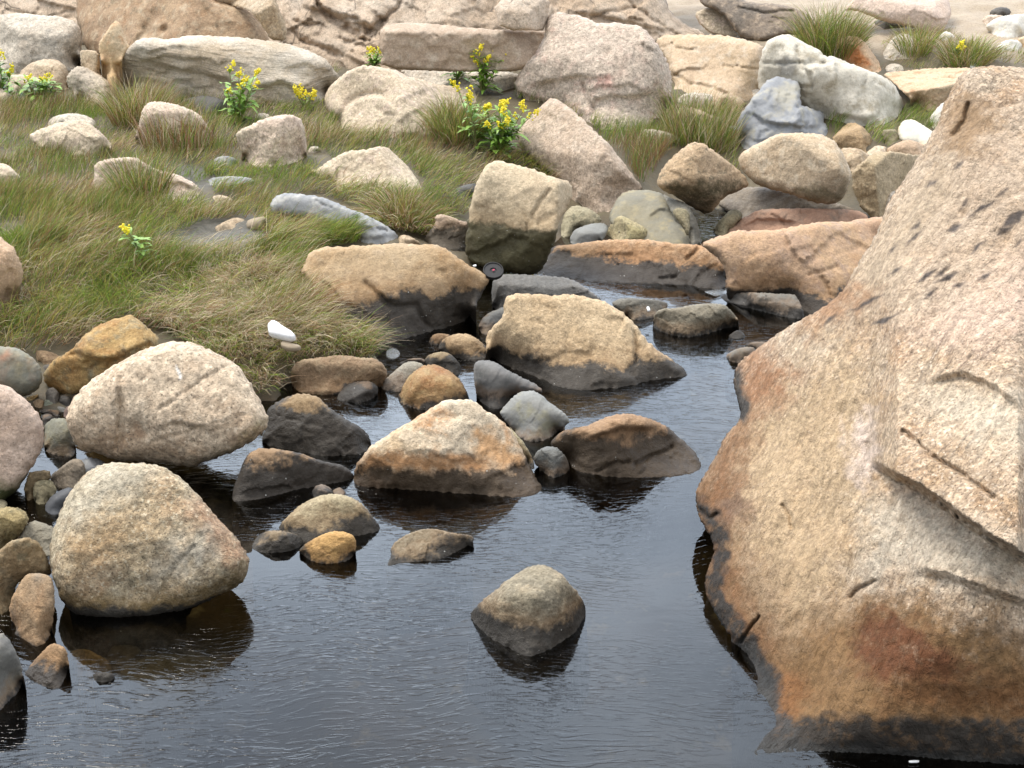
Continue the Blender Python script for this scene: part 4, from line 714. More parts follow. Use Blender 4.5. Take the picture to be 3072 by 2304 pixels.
rock('stone', 'K', '493,920 505,890 520,868 570,835 650,835 690,860 740,920 760,980 750,1020 690,1055 640,1067 600,1052 540,995 500,960', granite((.17,.175,.16),(.14,.14,.13),None,spk=.15,wet=.01,rough=.55), 'small dark cube shaped cobble between two pool rocks', 'cobble', G_COB, main=(-25,15), facets=[(650,930,35,15),(600,890,0,66)], rnd=.14, rd=.03)
rock('rock', 'K', '613,815 640,775 680,740 760,700 850,690 950,650 1080,600 1200,590 1300,615 1400,650 1500,700 1560,760 1650,840 1700,900 1732,970 1720,1012 1600,1052 1450,1062 1200,1066 1000,1052 780,1012 750,930 650,870', m_tide_low, 'brown streaked rock with an orange patch on its crest', 'rock', G_POOL, main=(0,25), facets=[(1200,770,5,58),(800,780,-40,45),(1560,860,50,40)], rnd=.12, rough=.018, ctop=.6, ledges=[('880,770 1100,690 1250,680 1400,690',.05,70)], cracks=[('1250,960 1400,890 1520,840',5,.03),('950,1030 1050,970 1200,940',4,.025)])
rock('rock', 'J', '243,580 270,545 300,520 380,470 470,445 560,445 640,475 700,540 760,590 850,640 950,700 1000,760 1017,810 970,880 850,900 700,906 600,900 500,872 300,840 200,800 250,680', m_tide_dome, 'dome shaped rock, tan above and black below, right of the oval boulder', 'rock', G_POOL, main=(0,20), facets=[(550,600,0,50),(800,720,30,46),(330,620,-40,40)], rnd=.14, ctop=.72)
rock('rock', 'J', '-12,1240 0,1130 40,1040 70,950 100,905 130,870 200,845 300,850 420,865 520,890 640,940 750,960 830,980 885,1040 885,1082 760,1102 600,1132 450,1152 330,1192 180,1222 60,1242', granite((.42,.30,.19),(.35,.25,.16),None,wet=.16,spk=.4), 'low dark wedge with a tan crest in front of the oval boulder', 'rock', G_POOL, main=(0,30), facets=[(350,960,8,62),(80,1060,-55,35)], rnd=.1, ctop=.5)
rock('boulder', 'J', '878,1070 885,1030 900,980 950,910 1000,840 1100,770 1200,710 1300,650 1400,590 1500,520 1550,500 1600,488 1700,486 1770,497 1850,560 1950,620 2040,700 2100,800 2160,920 2212,1040 2262,1110 2277,1150 2232,1190 2130,1212 1900,1195 1500,1167 1200,1147 950,1135 890,1112', m_tide_tri, 'large triangular rock with pale top, orange right side and black wet foot', 'boulder', G_POOL, main=(-3,22), facets=[(1500,880,-5,50),(1850,800,40,46),(1050,880,-35,50)], rnd=.07, rough=.014, rd=.03, ctop=.6, stains_shade=[('1750,720 1900,680 2000,760 2100,900 2150,1000 1950,980 1800,940',(.58,.34,.165),.75,40),('880,1060 960,920 1100,880 1500,880 1800,920 1900,1000 1700,1010 1000,1000',(.34,.18,.08),.75,30),('1000,1060 1100,1060 1120,1130 1040,1130',(.42,.2,.07),.7,24)])
rock('stone', 'J', '578,1175 590,1145 610,1120 660,1110 720,1140 745,1185 700,1210 600,1215', m_bluew, 'small blue grey pebble behind the speckled dome in the pool', 'cobble', G_COB, rnd=.3, g=3)
rock('stone', 'J', '728,1160 760,1140 790,1135 832,1170 822,1195 740,1200', m_greyw, 'little pebble awash right of the blue grey one', 'cobble', G_COB, rnd=.3, g=3)
rock('rock', 'J', '328,1445 345,1410 370,1380 430,1320 500,1260 570,1220 650,1190 760,1182 850,1200 930,1240 990,1300 1040,1370 1087,1425 1075,1457 980,1482 880,1497 800,1520 650,1540 500,1550 400,1510', m_tide_olv, 'speckled grey olive dome low in the pool', 'rock', G_POOL, main=(0,20), facets=[(720,1320,0,54),(930,1380,35,35),(480,1340,-35,48)], rnd=.16, smooth=2, ctop=.6)
rock('stone', 'J', '133,1565 145,1535 160,1510 230,1460 320,1450 420,1465 490,1490 517,1530 500,1572 400,1612 250,1622 150,1602', granite((.30,.27,.19),(.22,.205,.16),None,spk=.4,wet=.05), 'small greenish stone beside the orange one in the pool', 'stone', G_POOL, rnd=.2, ctop=.55)
rock('stone', 'J', '483,1605 500,1580 520,1560 600,1510 700,1465 770,1455 850,1470 895,1500 910,1560 897,1630 850,1675 760,1695 680,1702 600,1690 520,1645', m_orgw, 'bright orange rounded stone at the edge of open water', 'stone', G_POOL, main=(-10,15), facets=[(720,1560,0,55),(870,1560,60,30)], rnd=.18, ctop=.6)
rock('rock', 'J', '1135,1722 1142,1680 1165,1640 1160,1590 1180,1555 1200,1530 1300,1470 1370,1450 1430,1440 1530,1445 1600,1470 1700,1480 1765,1490 1778,1530 1720,1572 1660,1602 1600,1632 1540,1665 1400,1682 1250,1690', granite((.27,.235,.165),(.2,.18,.135),None,spk=.5,wet=.06), 'flat half drowned grey rock in the middle of the pool', 'rock', G_POOL, main=(0,58), facets=[(1450,1500,0,70)], rnd=.06, ctop=.35, cap=.8, anchor=(1350,1686), chips=1)
rock('rock', 'Z', '1013,1330 1030,1308 1050,1290 1085,1262 1120,1235 1155,1221 1185,1222 1215,1240 1245,1275 1260,1300 1265,1318 1255,1350 1240,1368 1215,1387 1180,1407 1142,1421 1115,1406 1060,1381 1033,1355', granite((.25,.215,.15),(.19,.17,.13),(.33,.275,.19),spk=.6,wet=.075,wamp=.08), 'lone rounded grey rock standing in open water', 'rock', G_POOL, main=(-8,28), facets=[(1170,1290,5,52),(1090,1300,-40,48),(1230,1320,50,30)], rnd=.14, ctop=.35)
# ------------------------------------------------------------------ near left
rock('boulder', 'I', '488,640 492,580 515,520 580,430 650,360 760,280 880,215 1000,150 1150,80 1230,62 1310,58 1420,62 1510,100 1590,145 1680,180 1780,270 1850,370 1900,470 1960,560 1982,640 1970,700 1900,770 1780,840 1640,905 1450,975 1380,988 1200,955 1000,945 900,948 830,922 700,882 600,870 555,820 515,750', m_oval, 'largest oval cream boulder, smooth with a vertical notch on its left half', 'boulder', G_BANK, main=(-5,5), facets=[(1200,700,0,32),(1200,420,5,52),(800,500,-30,45),(1750,500,45,38),(1700,800,35,-12)], z=.1, anchor=(1380,988), contact=False, rnd=.13, rough=.014, smooth=2, chips=2, thick=.5,
     cracks=[('870,440 900,560 890,700 860,850',11,.035),('1180,560 1500,330 1700,230',4,.018),('1130,800 1400,720 1800,600',4,.014)], ledges=[('1080,690 1300,640 1550,690 1800,600',.025,130),('820,520 860,470 880,430',.03,90)], dents=[(1000,720,90,.04)], stains_shade=[('830,700 1000,700 1200,780 1500,850 1400,960 900,950 700,880 560,800',(.36,.235,.14),.5,60),('1290,230 1310,240 1345,330 1330,350 1300,280',(.85,.85,.82),.9,6),('1900,600 1990,640 1960,730 1700,880 1500,960 1750,800',(.22,.19,.11),.7,30),('1000,650 1020,660 1060,760 980,760',(.3,.17,.1),.5,30)])  # lower right underside: moss and dirt, plus its shade painted in
rock('boulder', 'I', '-70,360 0,370 80,400 160,460 220,520 250,552 280,590 310,640 322,690 327,760 310,850 280,915 250,965 200,1055 150,1125 80,1205 0,1250 -70,1270', m_mossy, 'pinkish rounded boulder with green moss at its foot on the left border', 'boulder', G_BANK, main=(10,5), facets=[(120,900,20,30),(100,560,15,52),(250,720,60,22)], rnd=.12, contact=False, z=.02, smooth=2, chips=2)
rock('boulder', 'Z', '106,1205 107,1180 112,1150 130,1100 160,1050 180,1025 205,1008 235,998 280,1000 330,1002 365,1015 390,1030 440,1080 480,1130 510,1160 530,1190 540,1208 536,1235 525,1260 480,1284 420,1312 390,1324 330,1333 250,1339 190,1336 150,1325 125,1280 112,1240', m_front, 'coarse grained sandy boulder at the near left with its foot in the water', 'boulder', G_POOL, main=(3,8), facets=[(320,1230,0,34),(310,1100,3,52),(170,1130,-48,38),(470,1190,48,36),(440,1290,25,-20)], rnd=.13, rough=.013, smooth=2, chips=2, ctop=.93, crange=(140,430), fine=2.2, cracks=[('330,1300 380,1220 420,1180',4,.014)], stains_shade=[('100,1260 160,1300 250,1310 390,1290 540,1220 540,1270 400,1330 190,1345 120,1300',(.15,.10,.04),.85,26),('430,1060 500,1130 540,1200 500,1220 450,1180 400,1100',(.33,.19,.115),.6,26),('200,1010 240,1000 330,1010 300,1060 220,1100 160,1150 140,1120',(.52,.47,.37),.6,26),('360,1180 440,1150 470,1190 400,1240 330,1250',(.50,.46,.38),.6,26),('130,1150 230,1120 330,1140 250,1210 140,1230',(.36,.235,.12),.5,30)])
rock('rock', 'E', '318,1435 340,1370 380,1320 430,1280 520,1230 560,1190 620,1120 680,1075 750,1030 880,985 970,967 1010,1000 1080,1050 1140,1110 1195,1165 1100,1300 800,1440 650,1510 560,1560 480,1575 400,1525 340,1485', m_ochre, 'ochre yellow rock split by a deep crack behind the oval boulder', 'rock', G_BANK, main=(-8,5), facets=[(700,1300,0,40),(800,1150,-5,58),(1000,1120,40,40)], contact=False, z=.08, rnd=.1, rough=.025, ledges=[('530,1255 640,1300 780,1315 900,1270 1150,1180',.09,140)], cracks=[('525,1245 640,1298 780,1313 900,1268 1100,1190',8,.06)])
rock('boulder', 'E', '-70,1200 0,1203 80,1205 140,1220 180,1240 250,1290 300,1360 320,1440 280,1525 200,1570 100,1585 -70,1540', granite((.25,.24,.19),(.21,.21,.175),(.27,.24,.16),spk=.25,rust=.3,rustc=(.30,.11,.04),bumps=.6), 'rounded grey green boulder with a rusty spot on the left border', 'boulder', G_BANK, main=(10,-15), facets=[(120,1430,10,28),(120,1320,5,52)], contact=False, z=.08, rnd=.18, smooth=2, stains_shade=[('0,1260 60,1235 90,1260 60,1300 0,1310',(.34,.11,.05),.8,16),('-60,1210 100,1240 150,1320 0,1330',(.36,.30,.22),.5,30)])
rock('stone', 'E', '232,1262 250,1240 280,1230 360,1235 440,1270 450,1300 380,1350 300,1340', m_brownw, 'dull brown stone in shadow under the grass bank', 'stone', G_COB, z=.1)
rock('stone', 'E', '275,1390 320,1340 380,1328 420,1370 380,1450 310,1440', m_darkd, 'dark stone in the gap between the grey green boulder and the ochre rock', 'stone', G_COB, z=.06)
rock('stone', 'Q', '745,700 760,670 800,630 850,595 940,580 1100,582 1200,700 1260,1100 1220,1215 1100,1220 900,1190 790,1150 730,1080 735,900', granite((.20,.19,.135),(.14,.14,.115),(.23,.21,.13),spk=.15,rough=.6,wet=.0), 'round greenish stone between the two big boulders on the left', 'stone', G_COB, rnd=.2, smooth=2)
rock('stone', 'Q', '690,560 720,510 790,494 850,510 890,570 870,640 760,720 710,640', m_greyw, 'bluish pebble behind the round greenish stone', 'cobble', G_COB, rnd=.3, g=3)
rock('stone', 'Q', '715,345 740,285 800,245 860,240 930,270 980,340 950,390 850,400 740,390', granite((.25,.26,.20),(.18,.19,.14),None,spk=.3), 'mossy pebble at the back of the gap between the left boulders', 'cobble', G_COB, rnd=.25, g=3)
rock('stone', 'Q', '520,330 590,270 650,255 740,280 720,370 640,410', m_brown, 'reddish brown chip of rock left of the mossy pebble', 'stone', G_COB, g=3)
rock('stone', 'Q', '410,240 540,205 635,178 650,215 520,290 440,290', m_ochre, 'ochre splinter of rock beside the left border boulder', 'stone', G_COB, g=3)
rock('stone', 'Q', '890,410 970,380 1060,395 1120,440 1060,480 960,460', m_grey, 'thin grey flake leaning on the oval boulder', 'stone', G_COB, g=3)
rock('stone', 'Q', '640,450 780,425 960,440 1010,480 960,560 880,520 700,500', m_brownw, 'brown flat stone above the bluish pebble', 'stone', G_COB, g=3)
rock('stone', 'Q', '940,230 1050,180 1200,220 1180,380 1050,370 960,310', m_dark, 'black stone in the shade of the ochre rock', 'stone', G_COB, g=3)
rock('stone', 'Q', '740,180 800,80 900,60 1000,180 940,260 800,250', m_darkd, 'dark stone below the ochre rock', 'stone', G_COB, g=3, z=.05)
rock('stone', 'Q', '1055,480 1080,420 1130,370 1200,420 1150,570 1060,570', granite((.22,.16,.13),(.18,.13,.11),None,spk=.2), 'plum brown pebble against the oval boulder', 'cobble', G_COB, g=3)
rock('stone', 'I', '560,950 650,912 730,928 790,955 700,1080 600,1110', m_blue, 'smooth grey stone behind the coarse grained boulder', 'stone', G_COB, rnd=.25, smooth=2)
rock('stone', 'Q', '830,1570 850,1530 900,1480 1000,1400 1200,1250 1300,1245 1370,1280 1420,1400 1420,1560 1380,1700 1200,1750 1000,1750 880,1680', granite((.27,.22,.16),(.2,.18,.155),(.30,.25,.19),spk=.35), 'angular grey brown stone with a ridge left of the coarse grained boulder', 'stone', G_COB, main=(-20,20), facets=[(1100,1450,-10,58),(1330,1450,55,20)], rnd=.1)
rock('stone', 'Q', '390,1750 480,1480 560,1465 740,1435 830,1460 850,1560 800,1620 640,1620 600,1900 450,1950', granite((.24,.17,.085),(.16,.12,.07),None,spk=.4,rough=.6), 'wet brown block beside the mossy boulder on the left border', 'stone', G_COB, main=(-15,5), facets=[(650,1550,0,70)], smooth=0, rnd=.08)
rock('stone', 'I', '243,1150 255,1100 280,1080 340,1070 380,1082 422,1150 405,1195 335,1262 272,1262 250,1210', m_olive, 'olive cube shaped cobble beside the dark grey one', 'cobble', G_COB, main=(-5,20), facets=[(330,1120,0,60),(390,1160,50,20)], rnd=.15)
rock('stone', 'I', '328,1292 340,1255 360,1220 400,1185 440,1160 500,1135 540,1140 560,1170 540,1215 480,1300 420,1342 350,1327', granite((.105,.108,.115),(.085,.088,.094),None,spk=.06,bumps=.3,rough=.6), 'smooth slate grey cobble lying aslant at the water', 'cobble', G_COB, rnd=.3, smooth=2, rough=.008)
rock('stone', 'I', '-70,1225 30,1222 58,1250 45,1300 -70,1330', m_olive, 'little brown stone under the mossy boulder', 'stone', G_COB)
rock('stone', 'I', '-70,1310 0,1290 60,1278 140,1288 185,1310 210,1350 212,1390 150,1490 80,1550 0,1620 -70,1640', granite((.33,.26,.13),(.24,.2,.10),(.40,.33,.2),spk=.6,lich=.7), 'rough yellowish olive rock on the left border', 'rock', G_COB, rough=.04, main=(0,5), facets=[(80,1400,5,45),(170,1380,55,25)])
rock('stone', 'I', '135,1510 160,1465 180,1430 240,1378 300,1390 400,1430 430,1490 400,1640 300,1640 200,1560', granite((.26,.235,.18),(.21,.19,.15),None,spk=.25), 'grey angular rock left of the coarse grained boulder', 'rock', G_COB, main=(-15,20), facets=[(300,1480,10,55),(220,1450,-45,30)], rnd=.1)
rock('rock', 'M', '-70,90 0,45 60,0 100,-28 200,-42 260,-25 300,10 370,150 385,240 300,250 200,250 120,300 80,410 30,490 -70,490', granite((.30,.22,.12),(.22,.155,.085),(.34,.27,.17),spk=.5,lich=.5), 'brown mossy rock in the lower left pile', 'rock', G_COB, main=(5,8), facets=[(180,80,5,46),(330,150,55,25)], rnd=.12, z=.02)
rock('stone', 'M', '62,500 75,450 90,400 120,340 150,290 185,245 220,222 300,220 345,235 385,265 403,350 402,500 385,600 368,680 330,745 260,765 200,765 120,722 98,620', granite((.34,.235,.14),(.27,.205,.14),(.24,.21,.17),spk=.4,rust=.3,wet=.02), 'upright elongated orange brown stone left of the coarse grained boulder', 'rock', G_COB, main=(-5,15), facets=[(240,420,0,48),(130,400,-50,35),(360,420,55,30)], rnd=.16, smooth=2)
rock('rock', 'M', '-70,660 0,655 40,678 60,700 110,780 150,870 170,960 167,1040 120,1112 60,1172 0,1232 -70,1270', granite((.18,.175,.155),(.145,.14,.13),(.21,.19,.145),spk=.25,bumps=.5,wet=.015), 'smooth grey boulder cut by the left border at the water', 'boulder', G_POOL, main=(5,5), facets=[(50,950,10,35),(40,800,5,54),(130,950,55,30)], rnd=.18, smooth=2, ctop=.5)
rock('stone', 'M', '175,965 210,920 250,870 330,780 370,750 405,735 470,765 495,800 503,850 507,920 470,1020 430,1082 330,1062 250,1022', granite((.38,.25,.14),(.30,.195,.11),None,spk=.5,wet=.06), 'small brown peaked stone with a black wet side in the near water', 'stone', G_POOL, main=(-30,30), facets=[(410,880,45,20),(340,850,-10,52)], rnd=.08, ctop=.45)
rock('stone', 'M', '672,985 700,960 760,948 845,960 845,1012 760,1030 690,1012', m_olivew, 'small mossy stone awash near the sunken slab', 'stone', G_POOL, g=3)
rock('stone', 'M', '495,830 550,785 640,780 720,820 825,885 800,930 650,920 540,890', m_ochre, 'ochre stone lying under shallow water at the near left', 'stone', 'stones under the water', z=-.10)
rock('slab', 'M', '840,930 1000,870 1150,820 1350,815 1520,825 1720,910 1640,1050 1300,1140 1000,1060', granite((.15,.135,.095),(.11,.10,.07),None,spk=.1), 'pale slab lying under shallow water in front of the coarse grained boulder', 'slab', 'stones under the water', z=-.14, main=(0,60), facets=[])
rock('stone', 'M', '765,800 850,745 1000,750 1060,810 960,870 810,860', granite((.24,.2,.14),(.2,.17,.12),None,spk=.2), 'brown stone under shallow water behind the sunken pale slab', 'stone', 'stones under the water', z=-.16)
rock('stone', 'J', '1290,1245 1420,1235 1510,1245 1550,1285 1450,1315 1340,1290', granite((.30,.28,.05),(.22,.2,.04),None,spk=.2), 'yellow green stone under water in front of the triangular rock', 'stone', 'stones under the water', z=-.10, main=(0,60), facets=[])
rock('stone', 'J', '940,1270 1050,1215 1150,1240 1180,1300 1080,1330 980,1310', m_brownw, 'brown stone under water below the triangular rock', 'stone', 'stones under the water', z=-.14)
# ------------------------------------------------------------------ the huge boulder of the foreground
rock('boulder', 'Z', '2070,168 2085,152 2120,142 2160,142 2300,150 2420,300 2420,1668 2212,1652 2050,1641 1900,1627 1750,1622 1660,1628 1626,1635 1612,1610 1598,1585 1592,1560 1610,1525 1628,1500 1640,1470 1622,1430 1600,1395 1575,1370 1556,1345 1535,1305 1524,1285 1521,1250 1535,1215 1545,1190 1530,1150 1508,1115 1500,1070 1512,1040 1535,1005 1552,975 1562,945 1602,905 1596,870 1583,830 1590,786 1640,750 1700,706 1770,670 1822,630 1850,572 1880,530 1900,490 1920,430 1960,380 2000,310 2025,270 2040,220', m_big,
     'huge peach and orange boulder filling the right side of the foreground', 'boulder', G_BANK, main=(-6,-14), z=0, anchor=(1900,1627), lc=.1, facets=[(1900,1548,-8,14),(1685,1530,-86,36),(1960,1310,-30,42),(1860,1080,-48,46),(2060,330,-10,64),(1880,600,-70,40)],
     stains_shade=[('1590,920 1720,820 1860,730 1910,1000 1800,1330 1700,1400 1600,1180',(.46,.335,.205),.8,60),('1850,560 2050,300 2300,180 2300,600 1900,700',(.50,.385,.28),.6,70),('1700,780 1850,600 1960,420 2040,330 2060,420 1900,640 1760,760',(.44,.345,.24),.7,40),('1500,1070 1580,920 1640,900 1600,1000 1575,1150 1610,1300 1690,1420 1690,1610 1600,1600 1510,1250',(.21,.105,.05),.9,34),
             ('1585,790 1640,750 1710,800 1690,870 1600,900',(.30,.155,.08),.85,34),('1630,1500 1740,1350 1870,1290 2000,1300 2300,1420 2300,1570 1700,1590 1630,1610',(.205,.12,.055),.95,45),('1850,1345 1920,1320 2000,1370 2090,1440 2070,1490 1900,1480 1845,1420',(.12,.045,.02),.9,22),('1960,1465 2300,1465 2300,1560 1900,1530',(.15,.07,.028),.9,30),  # lower front: brown rock, painted darker for the shade it stands in
             ('1870,1070 1960,1070 2300,1230 2300,1290 1960,1235 1870,1270',(.52,.455,.36),.65,36),('2040,215 2100,200 2150,250 2115,330 2030,330',(.30,.20,.115),.9,24),('1830,930 1890,880 1900,1000 1870,1050 1840,1020',(.60,.49,.42),.7,20),('1960,720 2212,560 2300,700 2100,760',(.62,.46,.36),.6,50),('1940,830 2212,830 2300,1000 2100,960',(.62,.54,.42),.6,50),  # dark brown on the niche near the top is painted shade
             ('1765,620 1800,600 1900,640 1800,700 1740,730',(.32,.17,.085),.7,24),('1650,1480 1700,1440 1760,1500 1700,1590 1650,1570',(.2,.09,.035),.85,22),('1560,1080 1600,1070 1620,1110 1560,1130',(.16,.10,.07),.7,14),('1600,1600 1660,1590 1700,1558 1760,1545 1900,1546 2050,1555 2420,1560 2420,1700 1590,1700',(.032,.03,.027),1.,9),('1490,1070 1530,1150 1540,1190 1515,1250 1555,1350 1615,1430 1635,1470 1585,1560 1615,1640 1690,1610 1660,1530 1690,1460 1645,1400 1595,1330 1562,1260 1578,1190 1562,1130 1532,1080',(.035,.033,.031),1.,9),('1580,800 1598,790 1604,830 1626,880 1612,915 1590,905',(.06,.055,.05),1.,8),('1835,673 1876,658 1914,634 1872,648', (.085,.07,.062), 1., 3),('1878,704 1912,697 1939,678 1906,685', (.085,.07,.062), 1., 3),('2018,611 2048,605 2070,587 2042,593', (.085,.07,.062), 1., 3),('1993,647 2012,640 2026,624 2006,630', (.085,.07,.062), 1., 3),('1954,534 1978,518 1995,497 1972,512', (.085,.07,.062), 1., 3),('1977,614 2006,600 2024,577 1998,590', (.085,.07,.062), 1., 3),('2041,504 2064,503 2082,486 2058,487', (.085,.07,.062), 1., 3),('2089,469 2126,454 2156,431 2120,444', (.085,.07,.062), 1., 3),('2167,489 2201,482 2219,452 2185,460', (.085,.07,.062), 1., 3),('2149,507 2172,506 2186,489 2162,490', (.085,.07,.062), 1., 3),('2093,551 2116,539 2131,519 2108,531', (.085,.07,.062), 1., 3),('2017,603 2038,591 2054,571 2032,583', (.085,.07,.062), 1., 3),('2059,622 2076,620 2088,607 2072,612', (.085,.07,.062), 1., 3),('2075,453 2088,443 2093,429 2082,439', (.085,.07,.062), 1., 3),('1962,502 1980,490 1991,473 1974,484', (.085,.07,.062), 1., 3),('1920,595 1938,586 1949,572 1932,580', (.085,.07,.062), 1., 3),('1774,707 1796,695 1811,675 1790,687', (.085,.07,.062), 1., 3),('2116,608 2130,603 2139,590 2124,595', (.085,.07,.062), 1., 3),('2153,428 2170,420 2182,405 2164,414', (.085,.07,.062), 1., 3),('1915,553 1928,544 1938,530 1924,538', (.085,.07,.062), 1., 3),('2001,406 2015,400 2025,389 2011,394', (.085,.07,.062), 1., 3),('2060,369 2074,360 2084,346 2070,354', (.085,.07,.062), 1., 3),('2190,535 2201,528 2208,517 2195,524', (.085,.07,.062), 1., 3)],  # black foot band: tide mark and undercut shadow in one colour
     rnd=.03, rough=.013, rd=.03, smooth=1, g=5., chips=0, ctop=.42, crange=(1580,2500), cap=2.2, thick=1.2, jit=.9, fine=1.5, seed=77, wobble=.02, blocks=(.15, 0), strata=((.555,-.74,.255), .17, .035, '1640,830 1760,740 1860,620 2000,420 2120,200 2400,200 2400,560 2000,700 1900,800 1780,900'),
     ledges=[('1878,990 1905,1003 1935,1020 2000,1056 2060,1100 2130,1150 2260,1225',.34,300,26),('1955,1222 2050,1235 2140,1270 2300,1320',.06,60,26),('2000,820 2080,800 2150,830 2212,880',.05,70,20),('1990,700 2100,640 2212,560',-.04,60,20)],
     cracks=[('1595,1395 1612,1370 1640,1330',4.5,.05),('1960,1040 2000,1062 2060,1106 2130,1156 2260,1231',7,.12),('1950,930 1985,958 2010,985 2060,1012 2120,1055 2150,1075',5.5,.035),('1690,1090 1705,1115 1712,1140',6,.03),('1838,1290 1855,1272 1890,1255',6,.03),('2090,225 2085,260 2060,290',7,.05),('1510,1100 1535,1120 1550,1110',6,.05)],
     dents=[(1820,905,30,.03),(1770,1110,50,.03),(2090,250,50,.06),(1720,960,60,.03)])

# ------------------------------------------------------------------ grass
def grass_mat(name='marsh_grass_blade'):
    b = NB(name); a = b.n('Attribute', attribute_name='Col'); p = b.n('BsdfPrincipled'); p.inputs['Roughness'].default_value = .6
    p.inputs['Specular IOR Level'].default_value = .25
    b.l(a.outputs['Color'], p.inputs['Base Color']); t = b.n('BsdfTranslucent'); b.l(a.outputs['Color'], t.inputs[0])
    m = b.n('MixShader'); m.inputs[0].default_value = .28; b.l(p.outputs[0], m.inputs[1]); b.l(t.outputs[0], m.inputs[2]); b.l(m.outputs[0], b.out.inputs[0]); return b.m
GM = grass_mat()
GREEN, LIME, YEL, STRAW, BRN, PNK, DKG = map(np.array, [(.165, .235, .045), (.27, .39, .05), (.41, .375, .10), (.64, .54, .38), (.27, .145, .065), (.42, .28, .17), (.07, .115, .025)])
def blades(name, roots, L, lean, az, pal, wts, rng, width=.0034, seg=4, droop=.5, label=None, cat=None, group=None, kind=None, loc=None):
    """one mesh of bent tapering blades; roots (n,3), L length, lean 0 upright..1 flat, az direction it bends"""
    n = len(roots); s = np.linspace(0, 1, seg+1)
    hd = np.stack([np.cos(az), np.sin(az)], 1)
    ang = lean*math.pi/2
    th = ang[:, None]*(.35+.9*s[None]**1.0)+droop*rng.uniform(.3, 1.2, n)[:, None]*s[None]**2*.9
    ds = (L/seg)[:, None]
    hx = np.concatenate([np.zeros((n, 1)), np.cumsum(np.sin(th[:, :-1])*ds, 1)], 1)
    hz = np.concatenate([np.zeros((n, 1)), np.cumsum(np.cos(th[:, :-1])*ds, 1)], 1)
    curl = rng.normal(0, .25, n)[:, None]*s[None]**2*L[:, None]
    cx = roots[:, 0:1]+hd[:, 0:1]*hx-hd[:, 1:2]*curl; cy = roots[:, 1:2]+hd[:, 1:2]*hx+hd[:, 0:1]*curl; cz = roots[:, 2:3]+hz-.02
    gz = terr(cx.ravel(), cy.ravel()).reshape(cx.shape)
    cz = np.maximum(cz, np.minimum(gz+.015+.03*s[None], cz+.25))
    a2 = az+rng.uniform(-1.4, 1.4, n); wv = np.stack([-np.sin(a2), np.cos(a2), rng.normal(0, .5, n)], 1)*(width*rng.uniform(.6, 1.3, n))[:, None]/2
    taper = np.array([.8, 1, .85, .55, .12]) if seg == 4 else np.interp(s, [0, .3, 1], [.8, 1, .12])
    cen = np.stack([cx, cy, cz], -1)
    Lf = cen-wv[:, None, :]*taper[None, :, None]; Rt = cen+wv[:, None, :]*taper[None, :, None]
    V = np.stack([Lf, Rt], 2).reshape(-1, 3); k = 2*(seg+1)
    b0 = (np.arange(n)*k)[:, None]; j = np.arange(seg)[None]*2
    F = np.stack([b0+j, b0+j+1, b0+j+3, b0+j+2], -1).reshape(-1, 4)
    pick = (rng.uniform(0, 1, n)[:, None] > np.cumsum(wts/wts.sum(1, keepdims=True), 1)).sum(1).clip(0, len(pal)-1)
    col = np.array(pal)[pick]*rng.uniform(.7, 1.3, n)[:, None]
    o = mesh_obj(name, V, F, GM, cols=np.repeat(col, k, 0), loc=loc)
    tag(o, label, cat, group, kind); return o
def in_rock(P, pad=0.0):
    uv = project(P); d = P-CAM; t = np.linalg.norm(d, axis=1); dirs = d/t[:, None]; bad = np.zeros(len(P), bool)
    for out, dep, th, (lo, hi) in ROCKS:
        m = (uv[:, 0] > lo[0]) & (uv[:, 0] < hi[0]) & (uv[:, 1] > lo[1]) & (uv[:, 1] < hi[1]) & ~bad
        ix = np.where(m)[0]
        if not len(ix): continue
        ix = ix[inside(uv[ix], out)]
        if not len(ix): continue
        tf = dep(dirs[ix]); bad[ix[(t[ix] > tf-.02) & (t[ix] < tf+th*1.1+.05)]] = True
    return bad
